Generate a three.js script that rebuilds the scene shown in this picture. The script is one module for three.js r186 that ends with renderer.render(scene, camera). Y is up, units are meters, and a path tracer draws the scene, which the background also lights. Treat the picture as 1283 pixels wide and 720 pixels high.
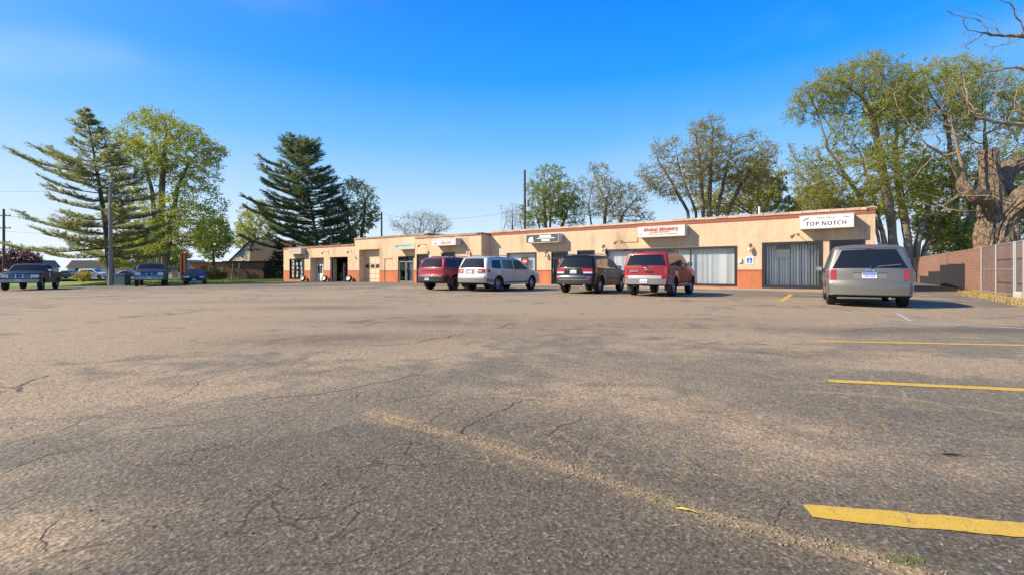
import * as THREE from 'three';
import { mergeGeometries, mergeVertices, toCreasedNormals } from 'three/addons/utils/BufferGeometryUtils.js';
import { RoundedBoxGeometry } from 'three/addons/geometries/RoundedBoxGeometry.js';

// ---------------------------------------------------------------- camera, sky, sun, exposure
const FL = 590, CX = 641.5, HY = 340;                 // focal length and horizon of the 1283 x 720 photograph
const scene = new THREE.Scene();
const camera = new THREE.PerspectiveCamera(2 * Math.atan(360 / FL) * 180 / Math.PI, 1283 / 720, 0.1, 900);
camera.position.set(0, 1, 0);
camera.lookAt(0, 1, -10);
camera.setViewOffset(1283, 720, 0, 20, 1283, 720);    // lens shift: verticals stay vertical
const renderer = new THREE.WebGLRenderer({ antialias: true });
renderer.toneMapping = THREE.LinearToneMapping;
renderer.toneMappingExposure = 1.5;
renderer.shadowMap.enabled = true;
const SUN = new THREE.Vector3(-1.953, 1.4, -0.21).normalize();
const sun = new THREE.DirectionalLight(new THREE.Color(1.0, 0.87, 0.67), 5.0);
sun.position.copy(SUN).multiplyScalar(120); sun.target.position.set(0, 0, -25);
sun.castShadow = true; sun.shadow.mapSize.set(4096, 4096);
Object.assign(sun.shadow.camera, { left: -75, right: 75, top: 60, bottom: -60, near: 1, far: 300 });
scene.add(sun, sun.target);

// ---------------------------------------------------------------- seeded noise
function rngOf(seed) { let s = seed >>> 0; return () => { s = (s + 0x6D2B79F5) | 0; let t = Math.imul(s ^ (s >>> 15), 1 | s); t = (t + Math.imul(t ^ (t >>> 7), 61 | t)) ^ t; return ((t ^ (t >>> 14)) >>> 0) / 4294967296; }; }
function hash(i, j) { let h = Math.imul(i | 0, 374761393) ^ Math.imul(j | 0, 668265263); h = Math.imul(h ^ (h >>> 13), 1274126177); return ((h ^ (h >>> 16)) >>> 0) / 4294967296; }
function vn(x, y) { const i = Math.floor(x), j = Math.floor(y); let a = x - i, b = y - j; a = a * a * (3 - 2 * a); b = b * b * (3 - 2 * b); const p = hash(i, j), q = hash(i + 1, j), r = hash(i, j + 1), s = hash(i + 1, j + 1); return p + (q - p) * a + (r - p) * b + (p - q - r + s) * a * b; }
function fbm(x, y, n) { let a = 0.5, t = 0, m = 0; for (let k = 0; k < n; k++) { t += a * vn(x, y); m += a; a *= 0.5; x = x * 2.03 + 17.1; y = y * 2.03 + 5.7; } return t / m; }
const clamp = (x, a = 0, b = 1) => x < a ? a : x > b ? b : x;
const sstep = (a, b, x) => { x = clamp((x - a) / (b - a)); return x * x * (3 - 2 * x); };
const lerp = (a, b, t) => a + (b - a) * t;
const C = (r, g, b) => new THREE.Color().setRGB(r, g, b);

{ // the sky: clear spring blue, paler and warmer low down and towards the sun
  const w = 1024, h = 512, d = new Float32Array(w * h * 4);
  const keys = [[-90, .30, .27, .22], [-4, .36, .36, .34], [0, .80, .87, .95], [4, .66, .80, .96], [8, .46, .70, .98], [15, .15, .49, .99], [22, .02, .335, .96], [30, .001, .24, .90], [45, .001, .15, .64], [90, .001, .085, .42]];
  for (let j = 0; j < h; j++) {
    const el = ((j + .5) / h - .5) * Math.PI, ed = el * 180 / Math.PI;
    let k = 0; while (k < keys.length - 2 && ed > keys[k + 1][0]) k++;
    const A = keys[k], B = keys[k + 1], t = clamp((ed - A[0]) / (B[0] - A[0]));
    for (let i = 0; i < w; i++) {
      const az = ((i + .5) / w - .5) * 2 * Math.PI, dx = Math.cos(el) * Math.cos(az), dz = Math.cos(el) * Math.sin(az), dy = Math.sin(el);
      let c = [1, 2, 3].map(n => lerp(A[n], B[n], t) * .72);
      const cs = dx * SUN.x + dy * SUN.y + dz * SUN.z, ang = Math.acos(clamp(cs, -1, 1));
      const glow = .4 * Math.exp(-ang * ang / .16) + .05 * Math.exp(-ang * ang / .9) + .10 * Math.exp(-ang * ang / 1.6) * Math.exp(-Math.max(0, ed) / 7);
      const ci = ed > 0 ? sstep(.52, .9, fbm(az * 2.2 + ed * .02 + 3, ed * .11 - az * 1.3, 5)) * .16 * sstep(2, 14, ed) : 0;
      c = c.map((v, n) => v + (ed > -3 ? glow * [1, .93, .8][n] * (1 - .6 * v) : 0) + ci * ([.65, .7, .75][n] - v));
      d.set([c[0], c[1], c[2], 1], (j * w + i) * 4);
    }
  }
  const tx = new THREE.DataTexture(d, w, h, THREE.RGBAFormat, THREE.FloatType);
  tx.mapping = THREE.EquirectangularReflectionMapping; tx.magFilter = tx.minFilter = THREE.LinearFilter; tx.colorSpace = THREE.LinearSRGBColorSpace; tx.needsUpdate = true;
  scene.background = tx; scene.environment = tx;
}

// ---------------------------------------------------------------- helpers
const taken = {};
function numbered(n) { const k = taken[n] = (taken[n] ?? -1) + 1; return k ? `${n}_${String(k).padStart(3, '0')}` : n; }
function tag(o, label, category, group) { o.userData.label = label; o.userData.category = category; if (group) o.userData.group = group; return o; }
function thing(name, label, category, pos = [0, 0, 0], turn = 0, group) { const o = new THREE.Group(); o.name = numbered(name); o.position.set(...pos); o.rotation.y = turn; scene.add(o); return tag(o, label, category, group); }
function part(name, geo, mat, parent) { const m = new THREE.Mesh(geo, mat); m.name = name; parent.add(m); return m; }
function solo(name, geo, mat, label, category, group) { const m = new THREE.Mesh(geo, mat); m.name = numbered(name); scene.add(m); return tag(m, label, category, group); }
function structure(name, geo, mat) { const m = geo ? new THREE.Mesh(geo, mat) : new THREE.Group(); m.name = numbered(name); m.userData.kind = 'structure'; scene.add(m); return m; }
function std(c, roughness = .8, o = {}) { return new THREE.MeshStandardMaterial({ color: c, roughness, ...o }); }
function box(w, h, d, x = 0, y = 0, z = 0) { const g = new THREE.BoxGeometry(w, h, d); g.translate(x, y, z); return g; }
function rbox(w, h, d, r, x = 0, y = 0, z = 0) { const g = new RoundedBoxGeometry(w, h, d, 2, r); g.translate(x, y, z); return g; }
function bar(a, b, r, n = 6, r2 = r) { const A = new THREE.Vector3(...a), B = new THREE.Vector3(...b), v = B.clone().sub(A), g = new THREE.CylinderGeometry(r2, r, v.length(), n); g.applyQuaternion(new THREE.Quaternion().setFromUnitVectors(new THREE.Vector3(0, 1, 0), v.normalize())); g.translate((A.x + B.x) / 2, (A.y + B.y) / 2, (A.z + B.z) / 2); return g; }
function merge(list) { return mergeGeometries(list.map(g => { g = g.index ? g.toNonIndexed() : g; for (const k of Object.keys(g.attributes)) if (!['position', 'normal', 'uv'].includes(k)) g.deleteAttribute(k); return g; })); }
function tube(pts, r, n = 24, k = 6) { return new THREE.TubeGeometry(new THREE.CatmullRomCurve3(pts.map(p => new THREE.Vector3(...p))), n, r, k); }
function dataTex(w, h, fn, srgb = true, rep) { const d = new Uint8Array(w * h * 4); for (let j = 0; j < h; j++) for (let i = 0; i < w; i++) { const c = fn(i, j), o = (j * w + i) * 4; d[o] = clamp(c[0]) * 255; d[o + 1] = clamp(c[1]) * 255; d[o + 2] = clamp(c[2]) * 255; d[o + 3] = 255; } const t = new THREE.DataTexture(d, w, h); t.colorSpace = srgb ? THREE.SRGBColorSpace : THREE.NoColorSpace; t.magFilter = THREE.LinearFilter; t.minFilter = THREE.LinearMipmapLinearFilter; t.generateMipmaps = true; t.anisotropy = 8; if (rep) { t.wrapS = t.wrapT = THREE.RepeatWrapping; t.repeat.set(...rep); } t.needsUpdate = true; return t; }
const s8 = v => v <= .0031308 ? v * 12.92 : 1.055 * Math.pow(v, 1 / 2.4) - .055;   // linear to sRGB
function canvasTex(w, h, draw) { const c = document.createElement('canvas'); c.width = w; c.height = h; draw(c.getContext('2d'), w, h); const t = new THREE.CanvasTexture(c); t.colorSpace = THREE.SRGBColorSpace; t.magFilter = THREE.LinearFilter; t.anisotropy = 8; return t; }
// ground height: level near the camera, falling a little towards the street at the left
function gy(x) { const t = -x - 8; return -0.0105 * (t > 4 ? t : t > -4 ? (t + 4) * (t + 4) / 16 : 0); }
function ground(u, v) { let D = 30; for (let k = 0; k < 30; k++) { const y = gy((u - CX) / FL * D); D = FL * (1 - y) / (v - HY); } const x = (u - CX) / FL * D; return { x, y: gy(x), D }; }
function at(u, v, D) { return [(u - CX) / FL * D, 1 - (v - HY) / FL * D, -D]; }

// ---------------------------------------------------------------- ground
const ridge = [[470, 517], [520, 533], [575, 547], [650, 569], [725, 591], [800, 615], [870, 640], [940, 660], [1010, 678], [1075, 693], [1150, 716], [1210, 740]].map(p => { const g = ground(...p); return [g.x, g.D]; });
const seams = [ridge];
const ln = (...p) => p.map(q => { const g = ground(...q); return [g.x, g.D]; });
// cracks: [points, width, colour mix: 0 dark open crack, 1 sand filled]
const cracks = [];
{
  const R = rngOf(77);
  const put = (pts, w, sand) => { // subdivide with midpoint displacement
    let p = pts; for (let k = 0; k < 4; k++) { const o = [p[0]]; for (let i = 1; i < p.length; i++) { const [a, b] = [p[i - 1], p[i]], L = Math.hypot(b[0] - a[0], b[1] - a[1]); const j = (R() - .5) * L * .28; o.push([(a[0] + b[0]) / 2 - (b[1] - a[1]) / L * j, (a[1] + b[1]) / 2 + (b[0] - a[0]) / L * j], b); } p = o; } cracks.push([p, w, sand]);
  };
  put(ln([80, 690], [140, 678], [200, 640], [280, 615]), .008, 0); put(ln([0, 640], [70, 612], [150, 587], [250, 583]), .006, 0);
  put(ln([130, 625], [190, 600], [250, 580], [310, 548]), .010, .35); put(ln([60, 690], [75, 650], [82, 640]), .004, 0);
  put(ln([300, 560], [380, 520], [440, 505], [460, 488]), .009, .3); put(ln([0, 600], [60, 570], [170, 540], [300, 520]), .006, 0);
  put(ln([200, 650], [330, 590], [420, 560]), .005, 0); put(ln([0, 560], [120, 520], [200, 505], [320, 460]), .006, 0);
  put(ln([580, 543], [610, 522], [655, 502]), .010, 0); put(ln([670, 552], [700, 535], [730, 520]), .008, .2);
  put(ln([470, 512], [500, 500], [560, 492]), .007, 0); put(ln([735, 585], [755, 555], [765, 535]), .010, .8); put(ln([690, 535], [740, 560], [770, 570]), .010, .9);
  put(ln([660, 545], [700, 530], [760, 520]), .010, .8); put(ln([970, 660], [978, 640], [988, 628]), .004, .2); put(ln([850, 600], [862, 580], [858, 560]), .012, .7);
  put(ln([0, 485], [25, 490], [60, 470]), .02, 0); put(ln([400, 440], [520, 430], [640, 405]), .03, .2); put(ln([330, 500], [420, 490], [520, 470], [600, 465]), .012, 0);
  put(ln([640, 455], [760, 460], [960, 478], [1040, 476]), .02, .8); put(ln([1000, 490], [1120, 497], [1283, 520]), .02, .9); put(ln([760, 420], [860, 440], [1000, 450]), .03, .8);
  put(ln([900, 520], [1000, 505], [1130, 530], [1283, 560]), .012, .6);
  for (let k = 0; k < 46; k++) { // hairline cracks that fan out over the near lot, mostly one way
    const u = R() * 620 - 60, v = 430 + R() * 290, a = ground(u, v), an = .45 + (R() - .5) * .9, L = .5 + R() * 1.6; put([[a.x, a.D], [a.x + Math.cos(an) * L * .5, a.D + Math.sin(an) * L * .5], [a.x + Math.cos(an + .25) * L, a.D + Math.sin(an + .25) * L]], .002 + R() * .002, R() * .4);
  }
  for (let k = 0; k < 26; k++) { const u = 620 + R() * 640, v = 430 + R() * 170, a = ground(u, v), an = R() * 3.1, L = .4 + R() * 1.2; put([[a.x, a.D], [a.x + Math.cos(an) * L, a.D + Math.sin(an) * L]], .005 + R() * .005, .5 + R() * .5); }
  for (let k = 0; k < 75; k++) { const x = -28 + R() * 50, D = 7 + R() * 18, an = (R() - .5) * 1.2, L = 2 + R() * 5; put([[x, D], [x + Math.cos(an) * L * .5, D + Math.sin(an) * L * .5], [x + Math.cos(an * .6) * L, D + Math.sin(an * .6) * L]], .014 + R() * .014, R()); }
}
const blots = [ // sand, stain and dark patches, plus broad pale ones painting far grazing sheen: u, v, radius across, radius in depth, kind
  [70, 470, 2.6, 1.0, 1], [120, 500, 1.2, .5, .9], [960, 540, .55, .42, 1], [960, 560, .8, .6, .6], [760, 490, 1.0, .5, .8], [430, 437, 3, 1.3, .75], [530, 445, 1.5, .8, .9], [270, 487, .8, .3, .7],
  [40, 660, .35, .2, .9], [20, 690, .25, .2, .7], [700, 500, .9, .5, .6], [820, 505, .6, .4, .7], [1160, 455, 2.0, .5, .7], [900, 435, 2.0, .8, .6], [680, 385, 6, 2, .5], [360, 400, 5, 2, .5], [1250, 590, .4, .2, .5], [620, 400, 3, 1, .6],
  [300, 395, 9, 5, .7], [520, 385, 9, 5, .75], [700, 400, 8, 4, .7], [880, 390, 8, 3, .65], [150, 385, 12, 5, .6], [450, 372, 16, 6, .8], [760, 378, 12, 4, .7], [240, 366, 20, 8, .8], [560, 470, 2, .6, .4], [180, 430, 4, 1.2, .6], [20, 420, 5, 2, .5], [1060, 400, 4, 1.2, .55],  // mostly broad pale patches: grazing brightness painted into the far asphalt colour
  [385, 425, 1.6, .9, -1], [410, 385, 2.4, 1.0, -.8], [530, 402, 3.0, .9, -.8], [560, 395, 1.8, .6, -.9], [750, 408, 3, .7, -.6], [1215, 413, 2.6, .55, -1.2], [1190, 570, .10, .03, -1.2], [600, 420, 2, .6, -.5], [860, 400, 3, .6, -.4], [780, 600, .8, .3, -.4], [660, 510, 1, .4, -.4], [1150, 520, 1.2, .5, -.5], [1000, 700, 1.4, .3, -.35], [300, 378, 8, .6, -.5], [400, 375, 5, .5, -.5]  // dark patches; the last two are long bands across the far lot
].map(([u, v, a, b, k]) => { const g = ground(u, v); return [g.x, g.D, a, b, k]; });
const nets = [[715, 562, .75, .34, 1], [690, 540, .5, .3, 1], [250, 640, 1.1, .4, 0], [110, 600, 1.3, .5, 0], [430, 560, .9, .4, 0], [560, 505, 1.0, .5, 0], [860, 560, .5, .35, 1], [60, 480, 1.6, .7, 0], [1180, 500, 1.2, .5, .8]].map(([u, v, p, q, s]) => { const g = ground(u, v); return [g.x, g.D, p, q, s]; });
function cellEdge(x, y) { const i = Math.floor(x), j = Math.floor(y); let f1 = 9, f2 = 9; for (let b = -1; b < 2; b++) for (let a = -1; a < 2; a++) { const px = i + a + hash(i + a + 900, j + b) - x, py = j + b + hash(i + a, j + b + 900) - y, q = px * px + py * py; if (q < f1) { f2 = f1; f1 = q; } else if (q < f2) f2 = q; } return Math.sqrt(f2) - Math.sqrt(f1); }
function segDist(px, py, pts, lim) { let m = lim; for (let i = 1; i < pts.length; i++) { const ax = pts[i - 1][0], ay = pts[i - 1][1], bx = pts[i][0] - ax, by = pts[i][1] - ay; const t = clamp(((px - ax) * bx + (py - ay) * by) / (bx * bx + by * by + 1e-9)); const d = Math.hypot(px - ax - bx * t, py - ay - by * t); if (d < m) m = d; } return m; }
function asphaltMaps(x0, x1, d0, d1, w, h, withBump) {
  const dx = (x1 - x0) / w, dd = (d1 - d0) / h, res = Math.max(dx, dd), N = w * h;
  const crack = new Float32Array(N), sandc = new Float32Array(N), rid = new Float32Array(N).fill(9);
  const stamp = (pts, reach, fn) => { for (let s = 1; s < pts.length; s++) { const [ax, ay] = pts[s - 1], [bx, by] = pts[s]; const i0 = Math.max(0, Math.floor((Math.min(ax, bx) - reach - x0) / dx)), i1 = Math.min(w - 1, Math.ceil((Math.max(ax, bx) + reach - x0) / dx)), j0 = Math.max(0, Math.floor((Math.min(ay, by) - reach - d0) / dd)), j1 = Math.min(h - 1, Math.ceil((Math.max(ay, by) + reach - d0) / dd)); const ex = bx - ax, ey = by - ay, q = ex * ex + ey * ey + 1e-12; for (let j = j0; j <= j1; j++) for (let i = i0; i <= i1; i++) { const px = x0 + (i + .5) * dx - ax, py = d0 + (j + .5) * dd - ay, t = clamp((px * ex + py * ey) / q); fn(j * w + i, Math.hypot(px - ex * t, py - ey * t)); } } };
  for (const [pts, cw, sand] of cracks) { const ww = Math.max(cw, res * .7), a = Math.min(1, cw / ww * 1.1); stamp(pts, ww * 3, (o, d) => { const m = (1 - sstep(ww * .35, ww * 1.1, d)) * a; if (m * (1 - sand) > crack[o]) crack[o] = m * (1 - sand); const n = (1 - sstep(ww * .6, ww * 2.8, d)) * sand * a; if (n > sandc[o]) sandc[o] = n; }); }
  stamp(ridge, .3, (o, d) => { if (d < rid[o]) rid[o] = d; });
  const col = new Uint8Array(N * 4), bmp = withBump ? new Uint8Array(N * 4) : null;
  for (let j = 0; j < h; j++) { const y = d0 + (j + .5) * dd, near = blots.filter(b => Math.abs(y - b[1]) < 2 * b[3]), nb = near.length; for (let i = 0; i < w; i++) {
    const x = x0 + (i + .5) * dx, o = j * w + i;
    const big = fbm(x * .16 + 31, y * .22 + 7, 4), mid = fbm(x * .7 - 9, y * .8 + 3, 4), fine = fbm(x * 4.1, y * 4.3, 3);
    let dustSheen = sstep(.46, .66, big * .5 + mid * .5 + (fine - .5) * .34) * .85, dark = sstep(.52, .64, fbm(x * .33 + 50, y * .5 - 20, 4) + (mid - .5) * .3 + (fine - .5) * .2) * .62;
    for (let q = 0; q < nb; q++) { const b = near[q], ex = (x - b[0]) / b[2]; if (ex > 2 || ex < -2) continue; const ey = (y - b[1]) / b[3]; if (ex * ex + ey * ey < 4) { const m = Math.exp(-(ex * ex + ey * ey) * 1.3) * sstep(.22, .62, mid * .55 + fine * .45); if (b[4] > 0) { dustSheen += m * b[4] * 1.45; dark *= 1 - m; } else dark -= m * b[4] * 1.2; } }
    if (res < .03) for (const n of nets) { const ex = (x - n[0]) / n[2], ey = (y - n[1]) / n[3], q = ex * ex + ey * ey; if (q > 1.6) continue; const m = (1 - sstep(.3, 1.5, q + (mid - .5))) * sstep(.3, .55, fine), v = (1 - sstep(.02, .085, cellEdge(x * 6.2 + mid * 2.4, y * 6.2 + fine * 1.5))) * m; if (v * n[4] > sandc[o]) sandc[o] = v * n[4]; if (v * (1 - n[4]) * .5 > crack[o]) crack[o] = v * (1 - n[4]) * .5; }
    const wob = (fine - .5) * .10 + (vn(x * 31, y * 31) - .5) * .035;
    const rd = (1 - sstep(.012, .075, rid[o] + wob * .45)) * (.55 + .45 * sstep(.3, .55, mid)) + (1 - sstep(.03, .26, rid[o] + wob)) * .35;
    dustSheen = clamp(dustSheen, 0, 1.15); dark = clamp(dark, 0, 1.1);
    // aggregate: pale and dark chips
    const g1 = vn(x * 118, y * 118), g2 = vn(x * 61 + 9, y * 61), g3 = hash(i * 3 + w, j * 7 + h);
    const gs = res < .012 ? 1 : res < .03 ? .62 : .4;
    let k = 1 + gs * ((g1 - .5) * .85 + (g2 - .5) * .34 + (g3 - .5) * .75);
    const chip = g1 > .78 && g3 > .35 ? gs * .9 : 0;
    const hue = vn(x * 37 + 80, y * 37);
    let r = .156, g = .130, b = .089;
    r = lerp(r, .325, dustSheen * .8); g = lerp(g, .238, dustSheen * .8); b = lerp(b, .142, dustSheen * .8);
    const s = clamp(rd + sandc[o] * .7); r = lerp(r, .30, s); g = lerp(g, .215, s); b = lerp(b, .112, s);
    const dk = 1 - dark * .44 * (1 - s * .7); r *= dk; g *= dk; b *= dk;
    r *= k * (1 + .1 * (hue - .5)); g *= k; b *= k * (1 - .14 * (hue - .5));
    if (chip) { r += .11 * chip; g += .095 * chip; b += .075 * chip; }
    crack[o] *= .25 + .75 * sstep(.3, .6, vn(x * 2.3 + 5, y * 2.3)); const cr = 1 - crack[o] * .78; r *= cr; g *= cr; b *= cr;
    col[o * 4] = s8(clamp(r, .012)) * 255; col[o * 4 + 1] = s8(clamp(g, .012)) * 255; col[o * 4 + 2] = s8(clamp(b, .01)) * 255; col[o * 4 + 3] = 255;
    if (bmp) { const hgt = clamp(.42 + (g1 - .5) * .34 + (g2 - .5) * .24 + (g3 - .5) * .12 + s * .1 - crack[o] * .6 + (fine - .5) * .25); bmp[o * 4] = bmp[o * 4 + 1] = bmp[o * 4 + 2] = hgt * 255; bmp[o * 4 + 3] = 255; }
  } }
  const mk = (d, cs) => { const t = new THREE.DataTexture(d, w, h); t.colorSpace = cs; t.magFilter = THREE.LinearFilter; t.minFilter = THREE.LinearMipmapLinearFilter; t.generateMipmaps = true; t.anisotropy = 16; t.needsUpdate = true; return t; };
  return { map: mk(col, THREE.SRGBColorSpace), bump: bmp ? mk(bmp, THREE.NoColorSpace) : null };
}
function sheet(x0, x1, d0, d1, X0, X1, D0, D1, nx, nd, lift = 0, bumps = 0) { // world rectangle; uv against X0..X1, D0..D1
  const p = [], uv = [], ix = [];
  for (let j = 0; j <= nd; j++) for (let i = 0; i <= nx; i++) { const x = lerp(x0, x1, i / nx), D = lerp(d0, d1, j / nd); p.push(x, gy(x) + lift + (bumps ? bumps * (fbm(x * .5, D * .5, 3) - .5) : 0), -D); uv.push((x - X0) / (X1 - X0), (D - D0) / (D1 - D0)); }
  for (let j = 0; j < nd; j++) for (let i = 0; i < nx; i++) { const a = j * (nx + 1) + i; ix.push(a, a + 1, a + nx + 2, a, a + nx + 2, a + nx + 1); }
  const g = new THREE.BufferGeometry(); g.setAttribute('position', new THREE.Float32BufferAttribute(p, 3)); g.setAttribute('uv', new THREE.Float32BufferAttribute(uv, 2)); g.setIndex(ix); g.computeVertexNormals(); return g;
}
const lot = structure('parking_lot');
{
  const CB = [-70, 40, -8, 70];
  const surf = (r, maps, geo, bs) => part('asphalt_surface', geo, new THREE.MeshStandardMaterial({ map: maps.map, bumpMap: maps.bump, bumpScale: bs, roughness: .93 }), lot);
  surf(0, asphaltMaps(-5, 5, 1, 3, 2048, 512, true), sheet(-5, 5, 1, 3, -5, 5, 1, 3, 20, 4), .009);
  surf(0, asphaltMaps(-9, 9, 3, 6, 2048, 640, true), sheet(-9, 9, 3, 6, -9, 9, 3, 6, 36, 4), .010);
  surf(0, asphaltMaps(-22, 22, 6, 16, 2048, 900, true), sheet(-22, 22, 6, 16, -22, 22, 6, 16, 44, 6), .012);
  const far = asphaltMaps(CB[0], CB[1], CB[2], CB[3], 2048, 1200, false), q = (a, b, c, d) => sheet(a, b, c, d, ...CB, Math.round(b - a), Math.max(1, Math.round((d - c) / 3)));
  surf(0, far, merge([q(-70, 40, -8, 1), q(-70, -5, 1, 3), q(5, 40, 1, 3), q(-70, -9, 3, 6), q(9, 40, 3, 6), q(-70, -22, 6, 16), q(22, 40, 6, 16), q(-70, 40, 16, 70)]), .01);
}
// painted bay lines, each with worn, ragged edges
const chipTex = dataTex(512, 512, (i, j) => { const n = fbm(i * .06, j * .06, 3), g = hash(i, j), h2 = vn(i * .31, j * .31); const worn = n * .5 + h2 * .5 + (g - .5) * .2 > .755; const k = .86 + .24 * (h2 - .5) + .16 * (g - .5); return worn ? [s8(.17 * k), s8(.15 * k), s8(.12 * k)] : [s8(.68 * k), s8(.43 * k), s8(.055 * k)]; }, true, [1, 1]);
const yellowPaint = new THREE.MeshStandardMaterial({ map: chipTex, roughness: .75, bumpMap: chipTex, bumpScale: .001 });
function line(u0, v0, u1, v1, width, L, seed, name = 'painted_line', mat = yellowPaint) {
  const a = ground(u0, v0), b = ground(u1, v1), R = rngOf(seed), dx = b.x - a.x, dz = b.D - a.D, l = Math.hypot(dx, dz), ex = dx / l, ez = dz / l, n = Math.ceil((L || l) / .04), p = [], uv = [], ix = [];
  for (let i = 0; i <= n; i++) { const s = i / n * (L || l), e = Math.min(1, .8 + i * .1); for (const k of [-1, 1]) { const w = k * width / 2 * e * (1 + (fbm(s * 9 + seed, k * 5, 3) - .5) * .22) + (R() - .5) * .006; const x = a.x + ex * s - ez * w, D = a.D + ez * s + ex * w; p.push(x, gy(x) + .004, -D); uv.push(s * .9 + seed * .37, k * width * .45); } }
  for (let i = 0; i < n; i++) { const q = i * 2; ix.push(q, q + 2, q + 1, q + 1, q + 2, q + 3); }
  const g = new THREE.BufferGeometry(); g.setAttribute('position', new THREE.Float32BufferAttribute(p, 3)); g.setAttribute('uv', new THREE.Float32BufferAttribute(uv, 2)); g.setIndex(ix); g.computeVertexNormals(); if (g.attributes.normal.array[1] < 0) { ix.reverse(); g.setIndex(ix); g.computeVertexNormals(); } return part(name, g, mat, lot);
}
line(1012, 640, 1283, 664.5, .125, 4.9, 3); line(1038, 477, 1283, 488.5, .12, 5, 5); line(1025, 427.3, 1283, 432.5, .12, 5.2, 8);
line(979, 377, 992, 368.5, .16, 0, 11);
chipTex.needsUpdate = true;
const whitePaint = std(C(.42, .39, .34), .85);
line(1130, 404, 1283, 411, .10, 0, 21, 'painted_line', whitePaint); line(1124, 392, 1142, 402, .06, 0, 23, 'painted_line', whitePaint);

// ---------------------------------------------------------------- strip of shops
const BC = .8017, BS = .5977, BX = 17.8, BD = 23.05, BT = -Math.atan2(BS, BC);
function F(u, v, q = 0) { const a = (u - CX) / FL, t = (BX - BS * q - a * (BD - BC * q)) / (BC + BS * a), D = BD + BS * t - BC * q; return { x: -t, y: 1 - (v - HY) * D / FL, D }; }
const bw = (x, z) => [BX + x * BC - z * BS, -BD + x * BS + z * BC];      // local x, out -> world x, z
const bg = x => gy(bw(x, 0)[0]);                                          // ground height along the front
const bl = (name, label, cat, x, y, z, group) => { const [X, Z] = bw(x, z); return thing(name, label, cat, [X, y, Z], BT, group); };
function brickMaps(w, h, W, H, base, mortar, vary, stain, pitch = [.2, .068], seed = 0) {
  const f = (i, j) => { const x = i / w * W, y = j / h * H, r = Math.floor(y / pitch[1]), xx = x / pitch[0] + (r & 1) * .5, c = Math.floor(xx); const ex = Math.abs(xx - c - .5) * 2, ey = Math.abs(y / pitch[1] - r - .5) * 2; return { r, c, m: Math.max(sstep(.86, .98, ex), sstep(.72, .95, ey)), x, y }; };
  const map = dataTex(w, h, (i, j) => { const b = f(i, j), k = 1 + (hash(b.c + seed, b.r) - .5) * vary, st = 1 - stain * sstep(.45, .8, fbm(b.x * .9 + seed, b.y * .35 + b.x * .1, 4)) - stain * .5 * (vn(b.x * 9, b.y * 1.3) - .5); const hu = (hash(b.r + 5, b.c + seed) - .5) * vary * .4, sp = 1 + (hash(i, j) - .5) * .08; return [0, 1, 2].map(n => s8(clamp(lerp(base[n] * k * (1 + (n === 0 ? hu : n === 2 ? -hu : 0)), mortar[n], b.m) * st * sp))); }, true, [1 / W, 1 / H]);
  const bump = dataTex(w, h, (i, j) => { const b = f(i, j), v = .7 - b.m * .6 + (hash(b.c, b.r) - .5) * .15 + (hash(i, j) - .5) * .1; return [v, v, v]; }, false, [1 / W, 1 / H]);
  return { map, bumpMap: bump };
}
const M = {
  cream: new THREE.MeshStandardMaterial({ ...brickMaps(2048, 512, 25.6, 6.4, [.67, .485, .315], [.56, .40, .255], .12, .3), bumpScale: .005, roughness: .85 }),
  orange: new THREE.MeshStandardMaterial({ ...brickMaps(1024, 128, 12.8, 1.6, [.56, .18, .075], [.48, .155, .07], .18, .25, [.2, .068], 40), bumpScale: .005, roughness: .85 }),
  stripe: std(C(.34, .10, .045), .8), terra: [C(.34, .135, .075), C(.40, .17, .10), C(.30, .12, .07), C(.37, .155, .085)].map(c => std(c, .65)),
  cap: [C(.52, .38, .27), C(.46, .33, .23), C(.56, .42, .31)].map(c => std(c, .7)), tan: [C(.34, .22, .14), C(.40, .27, .17), C(.30, .19, .12)].map(c => std(c, .75)),
  frame: std(C(.018, .019, .021), .5), white: std(C(.72, .71, .68), .6), dark: std(C(.02, .02, .02), .8), steel: std(C(.35, .36, .36), .5, { metalness: .6 }), galv: std(C(.42, .43, .43), .5, { metalness: .5 }),
  glass: new THREE.MeshPhysicalMaterial({ color: C(.97, .99, .99), roughness: .03, transmission: 1, thickness: 0, ior: 1.5 }),
  dimglass: new THREE.MeshPhysicalMaterial({ color: C(.45, .5, .52), roughness: .03, transmission: 1, thickness: 0, ior: 1.5 }),
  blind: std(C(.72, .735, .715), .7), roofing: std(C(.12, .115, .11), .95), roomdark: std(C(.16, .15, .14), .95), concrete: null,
  rubber: std(C(.018, .018, .019), .85), wood: std(C(.19, .15, .11), .9), poster: [C(.42, .42, .40), C(.28, .36, .44), C(.45, .36, .28), C(.45, .12, .12)].map(c => std(c, .6))
};
M.concrete = new THREE.MeshStandardMaterial({ map: dataTex(1024, 64, (i, j) => { const n = fbm(i * .02, j * .05, 4), k = .75 + .5 * n + (hash(i, j) - .5) * .2; return [s8(.36 * k), s8(.30 * k), s8(.235 * k)]; }, true, [1 / 24, 1 / 1.5]), roughness: .93 });

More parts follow.
